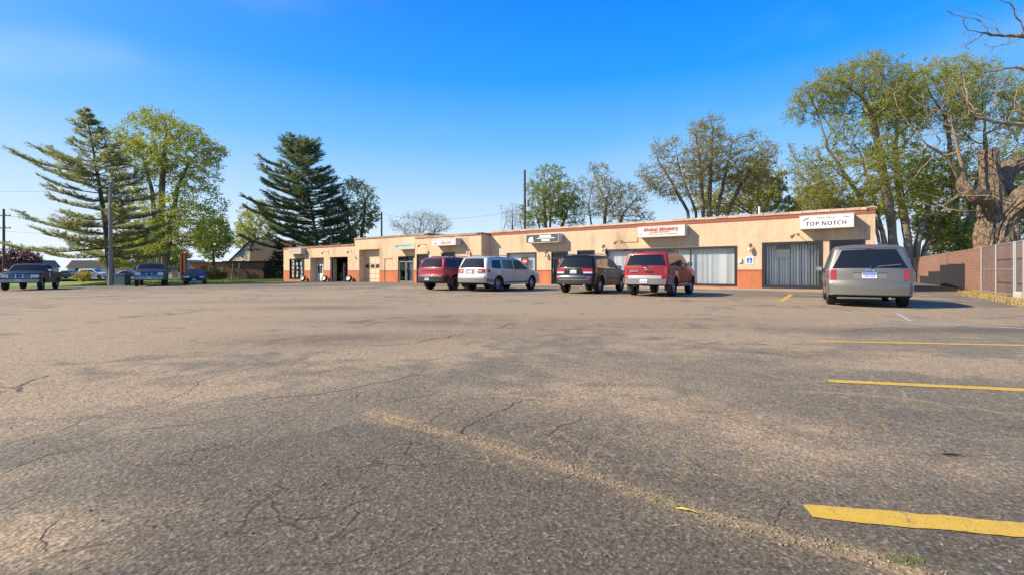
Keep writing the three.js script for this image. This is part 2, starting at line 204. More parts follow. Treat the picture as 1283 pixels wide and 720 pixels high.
const mall = bl('strip_mall', 'long single storey cream and orange painted brick shop building with clay coping', 'building', 0, 0, 0);
const X_R0 = F(613, 300).x, X_B0 = F(520, 300, 1).x, X_B1 = F(603, 300, 1).x, X_M0 = F(444, 300, -.5).x, X_M1 = F(536, 300, -.5).x, X_L0 = F(355, 300, -.5).x;
const opn = (u0, u1, q, top, bot) => ({ x0: F(u0, 320, q).x, x1: F(u1, 320, q).x, top, bot, q });
const O = {
  WB: opn(955, 1031, 0, 2.58, .10), D3: opn(1039.5, 1085, 0, 2.58, -.05), WA: opn(759.5, 923.6, 0, 2.45, .16), D2: opn(723, 745.5, 0, 2.45, -.05), D1: opn(690.6, 712, 0, 2.42, -.05), W1: opn(635, 672, 0, 2.42, .2),
  DB: opn(521.8, 537, 1, 2.5, -.08), WBr: opn(553, 570, 1, 2.55, .3), DM: opn(498.7, 518, -.5, 2.42, -.1), GM: opn(449.8, 475.2, -.5, 3.22, -.2), WL: opn(362.6, 381, -.5, 2.5, .05), DL: opn(388.5, 405.5, -.5, 2.55, -.2), GL: opn(413.5, 435.5, -.5, 2.55, -.2)
};
const secs = [
  { x0: X_R0 + .004, x1: 0, q: 0, top: 4.12, ops: [O.WB, O.D3, O.WA, O.D2, O.D1, O.W1], cop: M.cap, ch: .07, band: .25 },
  { x0: X_B0, x1: X_B1, q: 1, top: 3.98, ops: [O.DB, O.WBr], cop: M.tan, ch: .10 },
  { x0: X_M0, x1: X_M1, q: -.5, top: 4.40, ops: [O.DM, O.GM], cop: M.tan, ch: .10 },
  { x0: X_L0, x1: X_M0 - .004, q: -.5, top: 3.80, ops: [O.WL, O.DL, O.GL], cop: M.terra, ch: .12 }
];
const DEEP = 11;
secs.forEach((s, si) => {
  const sh = new THREE.Shape([[s.x0, -.8], [s.x1, -.8], [s.x1, s.top], [s.x0, s.top]].map(p => new THREE.Vector2(...p)));
  for (const o of s.ops) sh.holes.push(new THREE.Path([[o.x0, o.bot], [o.x0, o.top], [o.x1, o.top], [o.x1, o.bot]].map(p => new THREE.Vector2(...p))));
  const g = new THREE.ExtrudeGeometry(sh, { depth: .3, bevelEnabled: false }); g.translate(0, 0, s.q - .3);
  part('front_wall', g, M.cream, mall);
  const side = (x, sgn) => { const e = new THREE.ExtrudeGeometry(new THREE.Shape([[0, -.8], [DEEP, -.8], [DEEP, s.top - .012], [0, s.top - .012]].map(p => new THREE.Vector2(...p))), { depth: .25, bevelEnabled: false }); e.rotateY(Math.PI / 2); e.translate(sgn > 0 ? x - .253 : x + .003, 0, s.q - .302); return e; };
  part('side_wall', side(s.x1, 1), M.cream, mall); part('side_wall', side(s.x0, -1), M.cream, mall);
  part('back_wall', box(s.x1 - s.x0 - .52, s.top + .78, .25, (s.x0 + s.x1) / 2, (s.top - .82) / 2, s.q - DEEP), M.cream, mall);
  part('flat_roof', box(s.x1 - s.x0 - .52, .2, DEEP - .32, (s.x0 + s.x1) / 2, s.top - .5, s.q - DEEP / 2 - .3), M.roofing, mall);
  // coping tiles along the front and the visible return
  const tile = (len) => { const p = new THREE.Shape([[.03, -s.ch], [.06, -s.ch], [.06, .035], [-.16, .075], [-.36, .035], [-.36, -.08], [-.33, -.08], [-.33, 0], [.03, 0]].map(q => new THREE.Vector2(...q))); const e = new THREE.ExtrudeGeometry(p, { depth: len, bevelEnabled: true, bevelThickness: .008, bevelSize: .006, bevelSegments: 1 }); e.rotateY(-Math.PI / 2); return e; };
  const n = Math.round((s.x1 - s.x0) / .61), len = (s.x1 - s.x0 + .06) / n, tg = tile(len - .03), R = rngOf(si * 9 + 4);
  for (let k = 0; k < n; k++) { const m = part('coping_tile', tg, s.cop[Math.floor(R() * s.cop.length)], mall); m.position.set(s.x0 - .03 + (k + 1) * len - .015, s.top + .002 + (R() - .5) * .02, s.q + .002 + (R() - .5) * .012); m.rotation.z = (R() - .5) * .012; }
  if (si === 1 || si === 2 || si === 0) { const m2 = Math.round((DEEP - .6) / .61), t2 = tile((DEEP - .6) / m2 - .03); for (let k = 0; k < m2; k++) { const m = part('coping_tile', t2, s.cop[Math.floor(R() * s.cop.length)], mall); m.rotation.y = Math.PI / 2; m.position.set(s.x1 + .002, s.top + .002 + (R() - .5) * .012, s.q - .45 - (k + 1) * (DEEP - .6) / m2 + (DEEP - .6) / m2); } }
  if (s.band) part('fascia_band', box(s.x1 - s.x0 + .02, s.band, .03, (s.x0 + s.x1) / 2, s.top - s.band / 2 - .03, s.q + .015), std(C(.30, .095, .055), .8), mall);
  // painted dado between the openings
  let xs = s.x0; const cuts = s.ops.slice().sort((a, b) => a.x0 - b.x0);
  const dado = (a, b, t = 1.0) => { if (b - a < .05) return; const gm = box(b - a - .004, t + .8, .012, (a + b) / 2, (t - .8) / 2, s.q + .006), uv = gm.attributes.uv, ps = gm.attributes.position; for (let i = 0; i < uv.count; i++) uv.setXY(i, ps.getX(i), ps.getY(i)); part('painted_dado', gm, M.orange, mall); if (t === 1) part('dado_stripe', box(b - a - .002, .10, .018, (a + b) / 2, 1.051, s.q + .009), M.stripe, mall); };
  for (const o of cuts) { dado(xs, o.x0); if (o.bot > 0) dado(o.x0, o.x1, o.bot - .02); xs = o.x1; } dado(xs, s.x1);
});
// windows and doors
function frameOf(o, fw, depth, z) { const w = o.x1 - o.x0, h = o.top - o.bot, cx = (o.x0 + o.x1) / 2; return merge([box(w - .004, fw, depth, cx, o.top - fw / 2 - .002, z), box(w - .004, fw, depth, cx, o.bot + fw / 2 + .002, z), box(fw, h - 2 * fw - .004, depth, o.x0 + fw / 2 + .002, (o.top + o.bot) / 2, z), box(fw, h - 2 * fw - .004, depth, o.x1 - fw / 2 - .002, (o.top + o.bot) / 2, z)]); }
function blindGeo(x0, x1, y0, y1, z, pitch, seed, ang = .42) { const R = rngOf(seed), out = []; for (let x = x0 + pitch / 2; x < x1; x += pitch) { const g = new THREE.BoxGeometry(pitch * (1.02 + R() * .1), y1 - y0, .003); g.rotateY(ang + (R() - .5) * .28); g.translate(x, (y0 + y1) / 2, z); out.push(g); } return merge(out); }
function windowOf(o, { fw = .10, mull = [], blind = 0, glass = M.glass, seed = 1, ang = .42 } = {}) {
  const w = new THREE.Group(); w.name = 'window'; mall.add(w);
  part('frame', frameOf(o, fw, .14, o.q - .035), M.frame, w);
  const xs = [o.x0 + fw, ...mull, o.x1 - fw];
  for (const m of mull) part('mullion', box(.06, o.top - o.bot - 2 * fw - .01, .10, m, (o.top + o.bot) / 2, o.q - .05), M.frame, w);
  for (let i = 1; i < xs.length; i++) part('pane', new THREE.PlaneGeometry(xs[i] - xs[i - 1] - .01, o.top - o.bot - 2 * fw - .004).translate((xs[i] + xs[i - 1]) / 2, (o.top + o.bot) / 2, o.q - .06 - i * .0006), glass, w);
  if (blind) { const b = part('vertical_blind', blindGeo(o.x0 + .05, o.x1 - .05, o.bot + .04, o.top - .06, o.q - .3, blind, seed, ang), M.blind, w); }
  return w;
}
const wa = windowOf(O.WA, { fw: .12, mull: [F(806, 320).x, F(865.4, 320).x], blind: .14, seed: 3 });
const wb = windowOf(O.WB, { fw: .16, blind: .13, seed: 5, ang: .95 });
part('hanging_notice', box(.62, .75, .02, F(981, 320).x, 2.1, -.22), std(C(.10, .10, .10), .7), wb);
windowOf(O.W1, { fw: .09, blind: .16, seed: 8 }); windowOf(O.WBr, { fw: .12, seed: 9, glass: M.dimglass });
const wl = windowOf(O.WL, { fw: .09, mull: [F(369, 320, -.5).x, F(375, 320, -.5).x], glass: M.dimglass });
{ const R = rngOf(5); for (let k = 0; k < 13; k++) part('poster', box(.28 + R() * .12, .24 + R() * .2, .004, lerp(O.WL.x0 + .3, O.WL.x1 - .3, (k % 3 + .5) / 3 + (R() - .5) * .08), .4 + Math.floor(k / 3) * .46 + R() * .1, O.WL.q - .055 + .012), M.poster[Math.floor(R() * 3)], wl); }
{ const g = canvasTex(256, 256, (c) => { c.fillStyle = '#2a2a2c'; c.fillRect(0, 0, 256, 256); c.fillStyle = '#c23a2c'; c.beginPath(); c.arc(128, 128, 84, 0, 7); c.fill(); c.fillStyle = '#e9b9a8'; c.fillRect(50, 108, 156, 40); }); const p = part('window_poster', box(.62, .66, .01, F(657, 320).x, 1.75, -.05), new THREE.MeshStandardMaterial({ map: g, roughness: .6 }), mall); }
function doorOf(o, leaf, glass = M.dimglass, split = 0) {
  const d = new THREE.Group(); d.name = 'door'; mall.add(d); const fw = .08, tr = o.top - .42, cx = (o.x0 + o.x1) / 2;
  part('frame', merge([frameOf(o, fw, .14, o.q - .06), box(o.x1 - o.x0 - 2 * fw - .01, .06, .10, cx, tr, o.q - .06)]), M.frame, d);
  part('transom_pane', new THREE.PlaneGeometry(o.x1 - o.x0 - 2 * fw - .01, .30).translate(cx, tr + .19, o.q - .07), glass, d);
  const spans = split ? [[o.x0 + fw, split - .03], [split + .03, o.x1 - fw]] : [[o.x0 + fw, o.x1 - fw]];
  if (split) part('mullion', box(.055, tr - o.bot - .1, .10, split, (tr + o.bot) / 2, o.q - .06), M.frame, d);
  for (const [a, b] of spans) { const L = { x0: a + .01, x1: b - .01, top: tr - .04, bot: o.bot + fw + .02 }; const lf = part('door_leaf', frameOf(L, .09, .05, o.q - .075), leaf, d); part('pane', new THREE.PlaneGeometry(b - a - .2, L.top - L.bot - .18).translate((a + b) / 2, (L.top + L.bot) / 2, o.q - .078), glass, d); part('handle', box(.03, .3, .04, a + .1, 1.05, o.q - .02), M.steel, d); }
  return d;
}
doorOf(O.D3, M.frame, M.dimglass, lerp(O.D3.x0, O.D3.x1, .62)); doorOf(O.D2, M.frame); const d1 = doorOf(O.D1, M.frame);
part('poster', box(.4, .5, .004, (O.D1.x0 + O.D1.x1) / 2 + .1, 1.75, -.06), M.poster[3], d1); part('poster', box(.42, .32, .004, (O.D1.x0 + O.D1.x1) / 2 + .05, 1.3, -.058), M.poster[0], d1);
const db = doorOf(O.DB, M.frame); part('poster', box(.5, .45, .004, (O.DB.x0 + O.DB.x1) / 2, 1.8, .945), M.poster[3], db); part('poster', box(.45, .3, .004, (O.DB.x0 + O.DB.x1) / 2, 1.35, .943), M.poster[0], db);
const dm = doorOf(O.DM, M.steel, M.dimglass, lerp(O.DM.x0, O.DM.x1, .5)); part('vertical_blind', blindGeo(lerp(O.DM.x0, O.DM.x1, .54), O.DM.x1 - .1, .1, 2.1, -.8, .14, 12), M.blind, dm);
{ // recessed door of the tyre shop, white double doors
  const o = O.DL, z = o.q - .8; const d = new THREE.Group(); d.name = 'recessed_door'; mall.add(d); const grey = std(C(.50, .47, .42), .7);
  part('reveal', merge([box(.05, o.top + .4, .58, o.x0 - .026, (o.top - .4) / 2, o.q - .592), box(.05, o.top + .4, .58, o.x1 + .026, (o.top - .4) / 2, o.q - .592), box(o.x1 - o.x0, .05, .58, (o.x0 + o.x1) / 2, o.top + .026, o.q - .592)]), M.cream, d);
  part('infill', box(o.x1 - o.x0, o.top + .4, .06, (o.x0 + o.x1) / 2, (o.top - .4) / 2, z - .05), grey, d);
  const w = (o.x1 - o.x0); [[.22, .8], [.72, .8]].forEach(([f, ww]) => { const lf = part('door_leaf', box(w * .42, 1.95, .05, o.x0 + w * (f + .05), .9, z + .01), M.white, d); part('pane', box(w * .14, .85, .012, o.x0 + w * (f - .03), 1.2, z + .042), M.frame, lf); part('pane', box(w * .14, .85, .012, o.x0 + w * (f + .14), 1.2, z + .042), M.frame, lf); });
}
{ // garage door with panels and a row of small panes
  const o = O.GM, z = o.q - .75, d = new THREE.Group(); d.name = 'garage_door'; mall.add(d); const cr = std(C(.68, .52, .35), .7), w = o.x1 - o.x0;
  part('reveal', merge([box(.05, o.top + .4, .55, o.x0 - .026, (o.top - .4) / 2, o.q - .578), box(.05, o.top + .4, .55, o.x1 + .026, (o.top - .4) / 2, o.q - .578), box(w, .05, .55, (o.x0 + o.x1) / 2, o.top + .026, o.q - .578)]), M.cream, d);
  part('head_panel', box(w, .9, .08, (o.x0 + o.x1) / 2, o.top - .45, z - .03), cr, d);
  const rows = 5, h = (o.top - .9 + .3) / rows; for (let r = 0; r < rows; r++) for (let c = 0; c < 4; c++) { const p = part('door_panel', rbox(w / 4 - .02, h - .025, .06, .012, o.x0 + w * (c + .5) / 4, -.3 + h * (r + .5), z - .03), cr, d); if (r === 3) part('pane', box(w / 4 - .2, h - .17, .012, o.x0 + w * (c + .5) / 4, -.3 + h * (r + .5), z + .008), M.frame, p); }
}
for (const x of [O.GL.x0 - .026, O.GL.x1 + .026]) part('reveal', box(.05, 2.9, .5, x, 1.05, -1.06), M.cream, mall);
part('door_frame', merge([box(.09, 2.75, .06, O.GL.x0 + .05, 1.15, -.75), box(.09, 2.75, .06, O.GL.x1 - .05, 1.15, -.75), box(O.GL.x1 - O.GL.x0 - .2, .14, .06, (O.GL.x0 + O.GL.x1) / 2, 2.47, -.75)]), M.dark, mall);
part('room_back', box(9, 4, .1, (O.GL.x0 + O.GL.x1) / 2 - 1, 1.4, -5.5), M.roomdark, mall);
part('vent_pipe', bar([F(940, 300).x, 3.5, -3], [F(940, 300).x, 4.95, -3], .06, 10), M.white, mall);
part('downpipe', merge([bar([F(482, 330, -.5).x, -.2, -.44], [F(482, 330, -.5).x, 2.25, -.44], .03), bar([F(482, 330, -.5).x, 2.25, -.44], [F(491, 330, -.5).x, 2.25, -.44], .022)]), std(C(.4, .3, .2), .7), mall);
part('conduit', merge([bar([F(799, 300).x, 3.4, .03], [F(799, 300).x, 2.9, .03], .02), bar([F(799, 300).x, 2.9, .03], [F(776, 300).x, 2.9, .03], .02)]), std(C(.45, .33, .22), .7), mall);
part('meter_box', rbox(.16, .22, .08, .01, F(928, 320).x, F(928, 327).y, .045), M.white, mall);
// sidewalk in front of the shops
{ const g = box(-X_R0, .3, 1.15, X_R0 / 2, -.09, .595), uv = g.attributes.uv, ps = g.attributes.position; for (let i = 0; i < uv.count; i++) uv.setXY(i, ps.getX(i), ps.getZ(i) + ps.getY(i)); const s = structure('sidewalk', g, M.concrete); s.position.copy(mall.position); s.rotation.y = BT;
  const g2 = box(X_R0 - X_L0 - .01, .3, .85, (X_R0 + X_L0) / 2 - .005, -.12, 0); const uv2 = g2.attributes.uv, p2 = g2.attributes.position; for (let i = 0; i < uv2.count; i++) { const x = p2.getX(i); uv2.setXY(i, x, p2.getZ(i) + p2.getY(i)); p2.setY(i, p2.getY(i) + bg(x)); } g2.translate(0, 0, -.05); g2.computeVertexNormals(); }

// ---------------------------------------------------------------- signs on the front
function boxSign(name, label, u0, u1, vt, vb, q, wall, draw, px = 1024) {
  const a = F(u0, vt, q), b = F(u0, vb, q), c = F(u1, vt, q), w = c.x - a.x, h = a.y - b.y, d = q - wall - .02, t = bl(name, label, 'sign', (a.x + c.x) / 2, b.y, wall + .02);
  part('cabinet', rbox(w, h, d, .015, 0, h / 2, d / 2), std(C(.5, .5, .49), .6), t);
  const tex = canvasTex(px, Math.round(px * h / w), draw); part('sign_face', box(w - .07, h - .07, .02, 0, h / 2, d + .006), [M.white, M.white, M.white, M.white, new THREE.MeshStandardMaterial({ map: tex, roughness: .45 }), M.white], t);
  part('trim', merge([box(w, .03, .03, 0, h - .015, d + .012), box(w, .03, .03, 0, .015, d + .012), box(.03, h - .062, .03, -w / 2 + .015, h / 2, d + .012), box(.03, h - .062, .03, w / 2 - .015, h / 2, d + .012)]), std(C(.55, .55, .53), .5), t);
  return t;
}
const txt = (c, s, x, y, font, fill, maxw, stroke, lw) => { c.font = font; c.textAlign = 'center'; c.textBaseline = 'middle'; if (stroke) { c.strokeStyle = stroke; c.lineWidth = lw; c.strokeText(s, x, y, maxw); } c.fillStyle = fill; c.fillText(s, x, y, maxw); };
boxSign('shop_sign', 'white box sign with heavy black hair shop lettering beside the end door', 1002, 1070.6, 270.8, 287.6, .62, 0, (c, w, h) => { c.fillStyle = '#e4e6e6'; c.fillRect(0, 0, w, h); txt(c, 'Hair Shop', w * .5, h * .20, `bold ${h * .22}px serif`, '#2b2b2e', w * .4); txt(c, 'TOP NOTCH', w * .5, h * .66, `bold ${h * .46}px sans-serif`, '#1d1e22', w * .86); c.save(); c.translate(w * .11, h * .27); c.rotate(-.5); c.strokeStyle = '#33343a'; c.lineWidth = h * .03; c.beginPath(); for (let i = 0; i < 6; i++) { c.moveTo(w * (-.06 + i * .022), h * .07); c.lineTo(w * (-.05 + i * .022), -h * .06); c.lineTo(w * (-.04 + i * .022), h * .05); } c.stroke(); c.restore(); c.strokeStyle = '#33343a'; c.lineWidth = h * .035; c.beginPath(); c.arc(w * .84, h * .22, h * .07, 2.6, 6.2); c.moveTo(w * .86, h * .16); c.lineTo(w * .93, h * .26); c.moveTo(w * .85, h * .25); c.lineTo(w * .93, h * .2); c.stroke(); });
boxSign('shop_sign', 'white box sign with big red outlined lettering over a black slogan', 799, 858.5, 284.6, 298, .62, 0, (c, w, h) => { c.fillStyle = '#ddd8cf'; c.fillRect(0, 0, w, h); txt(c, 'Global Ministry', w * .5, h * .31, `bold ${h * .44}px sans-serif`, '#d8442a', w * .96, '#4a2a24', h * .045); c.fillStyle = '#e8e0d6'; c.fillRect(w * .25, h * .54, w * .46, h * .11); c.strokeStyle = '#a03428'; c.lineWidth = h * .03; c.strokeRect(w * .25, h * .54, w * .46, h * .11); c.fillStyle = '#b04838'; c.fillRect(w * .28, h * .575, w * .4, h * .045); txt(c, 'The Life Line To Nations', w * .55, h * .81, `bold ${h * .23}px sans-serif`, '#25303a', w * .84); c.strokeStyle = '#2b3a58'; c.lineWidth = h * .035; c.beginPath(); c.moveTo(w * .03, h * .88); c.quadraticCurveTo(w * .05, h * .65, w * .075, h * .75); c.quadraticCurveTo(w * .06, h * .9, w * .09, h * .93); c.stroke(); });
boxSign('shop_sign', 'charcoal box sign with a white house emblem and white lettering', 659.4, 700, 294.6, 305.2, .62, 0, (c, w, h) => { c.fillStyle = '#474b50'; c.fillRect(0, 0, w, h); c.fillStyle = '#e9e9e6'; c.beginPath(); c.moveTo(w * .06, h * .92); c.lineTo(w * .07, h * .5); c.quadraticCurveTo(w * .1, h * .22, w * .15, h * .3); c.lineTo(w * .18, h * .16); c.lineTo(w * .21, h * .4); c.lineTo(w * .23, h * .92); c.fill(); c.fillStyle = '#e2e2de'; c.fillRect(w * .42, h * .08, w * .36, h * .30); c.fillRect(w * .34, h * .43, w * .56, h * .1); c.fillRect(w * .48, h * .62, w * .26, h * .26); c.fillStyle = '#5d6166'; for (let i = 0; i < 9; i++) { c.fillRect(w * (.44 + i * .037), h * .14, w * .006, h * .18); if (i < 6) c.fillRect(w * (.50 + i * .04), h * .66, w * .006, h * .18); } });
boxSign('shop_sign', 'white box sign with dark red serif BRAIDS lettering over the projecting shop', 541.5, 571, 300, 308.4, 1.7, 1, (c, w, h) => { c.fillStyle = '#e9dcd6'; c.fillRect(0, 0, w, h); c.fillStyle = '#8e3340'; for (let i = 0; i < 19; i++) if (i !== 4 && i !== 10 && i !== 14) { c.fillRect(w * (.05 + i * .048), h * .10, w * .009, h * .19); c.fillRect(w * (.05 + i * .048), h * (.10 + (i * 7 % 3) * .07), w * .03, h * .04); c.fillRect(w * (.071 + i * .048), h * (.13 + (i % 2) * .05), w * .008, h * .11); } txt(c, 'BRAIDS', w * .60, h * .66, `${h * .58}px serif`, '#741522', w * .72, '#741522', h * .035); c.save(); c.translate(w * .13, h * .7); c.rotate(-.35); c.fillStyle = '#7a3a40'; c.beginPath(); c.ellipse(0, 0, w * .07, h * .13, 0, 0, 7); c.fill(); c.fillStyle = '#cdaeaa'; c.fillRect(-w * .05, -h * .03, w * .1, h * .05); c.restore(); });
boxSign('shop_sign', 'pale green box sign with a small dark emblem beside the cream garage door', 494.5, 519.5, 305.5, 313, .3, -.5, (c, w, h) => { c.fillStyle = '#b5c0b0'; c.fillRect(0, 0, w, h); c.fillStyle = '#4a5a58'; c.fillRect(w * .18, h * .32, w * .68, h * .09); c.fillStyle = '#7f8e86'; c.fillRect(w * .22, h * .5, w * .6, h * .06); c.fillStyle = '#27463f'; c.beginPath(); c.arc(w * .1, h * .55, h * .17, 0, 7); c.fill(); c.fillRect(w * .09, h * .3, w * .07, h * .2); });
boxSign('shop_sign', 'weathered blank tan box sign above the poster covered shop window', 360.6, 377, 312, 318.8, .1, -.5, (c, w, h) => { c.fillStyle = '#c3b7a2'; c.fillRect(0, 0, w, h); c.fillStyle = '#a39883'; c.fillRect(w * .08, h * .2, w * .8, h * .08); c.fillRect(w * .08, h * .45, w * .84, h * .08); c.fillRect(w * .1, h * .7, w * .7, h * .07); });
{ const p = F(939.5, 331.6), w = .40, h = .44, t = bl('accessible_parking_sign', 'blue and white wheelchair parking sign on the wall under a lamp', 'sign', p.x, p.y, .012); const tex = canvasTex(256, 282, (c, W, H) => { c.fillStyle = '#f2f4f6'; c.fillRect(0, 0, W, H); c.fillStyle = '#1f63b4'; c.fillRect(W * .12, H * .16, W * .76, H * .66); c.strokeStyle = '#f4f6f8'; c.fillStyle = '#f4f6f8'; c.lineWidth = W * .06; c.beginPath(); c.arc(W * .48, H * .27, W * .055, 0, 7); c.fill(); c.beginPath(); c.moveTo(W * .48, H * .36); c.lineTo(W * .5, H * .54); c.lineTo(W * .63, H * .54); c.lineTo(W * .69, H * .7); c.stroke(); c.beginPath(); c.arc(W * .47, H * .59, W * .14, 1.9 + 2, .9 + 6.28, true); c.stroke(); c.fillStyle = '#1f63b4'; c.fillRect(W * .12, H * .88, W * .76, H * .05); c.fillRect(W * .3, H * .06, W * .4, H * .05); }); part('plate', rbox(w, h, .012, .004, 0, h / 2, .006), M.white, t); part('sign_face', new THREE.PlaneGeometry(w - .01, h - .01).translate(0, h / 2, .0145), new THREE.MeshStandardMaterial({ map: tex, roughness: .5 }), t); }
// wall lamps and flood lights
const lampM = std(C(.28, .2, .13), .6), globeM = new THREE.MeshPhysicalMaterial({ color: C(.75, .68, .55), roughness: .3, clearcoat: .5 });
function wallLamp(u, v, q, label) { const p = F(u, v, q + .2), t = bl('wall_lamp', label, 'lamp', p.x, p.y - .25, q + .003, 'jar lamps on the shop wall'); part('bracket', merge([rbox(.12, .16, .04, .01, 0, .58, .02), bar([0, .58, .03], [0, .60, .2], .018), bar([0, .60, .2], [0, .5, .2], .03), new THREE.CylinderGeometry(.075, .09, .08, 12).translate(0, .45, .2)]), lampM, t); part('globe', new THREE.LatheGeometry([[0, .16], [.06, .17], [.095, .24], [.1, .32], [.08, .41], [.0, .415]].map(q2 => new THREE.Vector2(...q2)), 14).translate(0, 0, .2), globeM, t); }
wallLamp(939.5, 314, 0, 'small jar wall lamp above the blue wheelchair sign'); wallLamp(755, 314, 0, 'small jar wall lamp beside the wide blind covered window'); wallLamp(683, 321, 0, 'small jar wall lamp under the charcoal sign'); wallLamp(585.5, 318, 1, 'small jar wall lamp on the projecting shop front');
function flood(u, v, q, label, dir = 1) { const p = F(u, v, q), t = bl('flood_light', label, 'lamp', p.x, p.y, q + .004, 'flood lights on arms'); part('arm', merge([rbox(.1, .1, .04, .01, 0, .1, .02), bar([0, .1, .03], [0, .1, .45], .016), bar([0, .1, .45], [-.12 * dir, .04, .55], .016)]), lampM, t); part('lamp_head', (() => { const g = new THREE.CylinderGeometry(.05, .11, .22, 12); g.rotateZ(-.9 * dir); g.rotateX(-.3); g.translate(-.18 * dir, -.02, .58); return g; })(), lampM, t); }
flood(1000, 296, 0, 'flood light on an arm left of the hair shop sign'); flood(779, 304, 0, 'flood light on an arm left of the red lettered sign'); flood(533, 308, 1, 'flood light on an arm beside the BRAIDS sign'); flood(386, 318, -.5, 'flood light between the poster window and the recessed white doors', -1); flood(411, 317, -.5, 'flood light above the left jamb of the tyre bay'); flood(440, 316, -.5, 'flood light above the right jamb of the tyre bay', -1);
// tyres
function tyreGeo(R, w, r = R * .62) { const p = [[r, -w * .42], [r + .02, -w * .5], [R - .05, -w * .52], [R - .015, -w * .44], [R, -w * .3], [R, w * .3], [R - .015, w * .44], [R - .05, w * .52], [r + .02, w * .5], [r, w * .42]]; const g = new THREE.LatheGeometry(p.map(q => new THREE.Vector2(...q)), 28); g.rotateX(Math.PI / 2); return g; }
{ const tg = tyreGeo(.36, .24), rim = merge([new THREE.CylinderGeometry(.225, .225, .03, 20).rotateX(Math.PI / 2), new THREE.TorusGeometry(.21, .02, 6, 20).translate(0, 0, .05)]);
  [[378.5, 351, 'used tyre leaning below the poster window'], [405.5, 351.5, 'used tyre leaning between white doors and tyre bay'], [436, 352, 'used tyre leaning right of the tyre bay']].forEach(([u, v, lab]) => { const p = F(u, v, 0), t = bl('leaning_tyre', lab + ' with its pale rim facing out', 'tyre', p.x, bg(p.x) + .33, -.08); part('tyre', tg, M.rubber, t); part('rim', rim, M.white, t).position.z = .09; t.rotation.order = 'YXZ'; t.rotation.y = BT + .25; t.rotation.x = -.3; });
  const fl = tyreGeo(.34, .22); fl.rotateX(Math.PI / 2); const rr = new THREE.CylinderGeometry(.2, .2, .1, 14); const R = rngOf(3);
  for (let c = 0; c < 3; c++) for (let k = 0; k < (c === 0 ? 4 : 9); k++) { const x = lerp(O.GL.x0, O.GL.x1, [.2, .46, .8][c]), t = bl('stacked_tyre', 'black tyre lying in a stack inside the tyre bay', 'tyre', x + (R() - .5) * .06, bg(x) + .12 + k * .235, -1.6 + c * .1 + (R() - .5) * .06, 'tyres stacked in the bay'); part('tyre', fl, M.rubber, t); if (c !== 1 || k % 2) part('rim', rr, M.galv, t); } }

// ---------------------------------------------------------------- vehicles
const VM = {
  under: std(C(.012, .012, .013), .9), glass: new THREE.MeshPhysicalMaterial({ color: C(.012, .015, .018), roughness: .04, ior: 1.5 }), paleglass: new THREE.MeshPhysicalMaterial({ color: C(.05, .06, .065), roughness: .04, clearcoat: 1, clearcoatRoughness: .02 }),
  trim: std(C(.018, .018, .02), .6), grey: std(C(.16, .165, .17), .55), bumper: std(C(.27, .27, .27), .38, { metalness: 1 }), chrome: std(C(.7, .7, .7), .18, { metalness: 1 }), alloy: std(C(.5, .5, .5), .3, { metalness: .85 }), seam: std(C(.006, .006, .006), .9),
  red: new THREE.MeshPhysicalMaterial({ color: C(.42, .012, .014), roughness: .15, clearcoat: 1 }), lampred: new THREE.MeshPhysicalMaterial({ color: C(.36, .008, .01), roughness: .12, clearcoat: 1 }), clear: new THREE.MeshPhysicalMaterial({ color: C(.6, .6, .58), roughness: .12, clearcoat: 1 }), amber: new THREE.MeshPhysicalMaterial({ color: C(.7, .25, .03), roughness: .15, clearcoat: 1 }),
  plate: std(C(.66, .68, .72), .5), plateblue: std(C(.08, .2, .5), .5), black: std(C(.02, .02, .02), .5)
};
const paint = (c, metal = .35) => new THREE.MeshPhysicalMaterial({ color: c, roughness: .42, metalness: metal, clearcoat: 1, clearcoatRoughness: .06 });
const dull = c => { const m = paint(c, 0); m.clearcoat = .35; m.clearcoatRoughness = .12; m.specularIntensity = .5; return m; };
function fillet(P) { const o = []; for (let i = 0; i < P.length; i++) { const p = P[i], r = p[2] || 0; if (!r || i === 0 || i === P.length - 1) { o.push([p[0], p[1]]); continue; } const a = P[i - 1], b = P[i + 1], la = Math.hypot(a[0] - p[0], a[1] - p[1]), lb = Math.hypot(b[0] - p[0], b[1] - p[1]), ca = Math.min(r, la * .48), cb = Math.min(r, lb * .48), A = [p[0] + (a[0] - p[0]) / la * ca, p[1] + (a[1] - p[1]) / la * ca], B = [p[0] + (b[0] - p[0]) / lb * cb, p[1] + (b[1] - p[1]) / lb * cb]; for (let k = 0; k <= 5; k++) { const t = k / 5; o.push([(1 - t) * (1 - t) * A[0] + 2 * t * (1 - t) * p[0] + t * t * B[0], (1 - t) * (1 - t) * A[1] + 2 * t * (1 - t) * p[1] + t * t * B[1]]); } } const q = [o[0]]; for (let i = 1; i < o.length; i++) { const a = o[i - 1], b = o[i], L = Math.hypot(b[0] - a[0], b[1] - a[1]), n = Math.max(1, Math.ceil(L / .12)); for (let k = 1; k <= n; k++) q.push([lerp(a[0], b[0], k / n), lerp(a[1], b[1], k / n)]); } for (let i = 1; i < q.length; i++) if (q[i][0] <= q[i - 1][0]) q[i][0] = q[i - 1][0] + .0008; return q; }
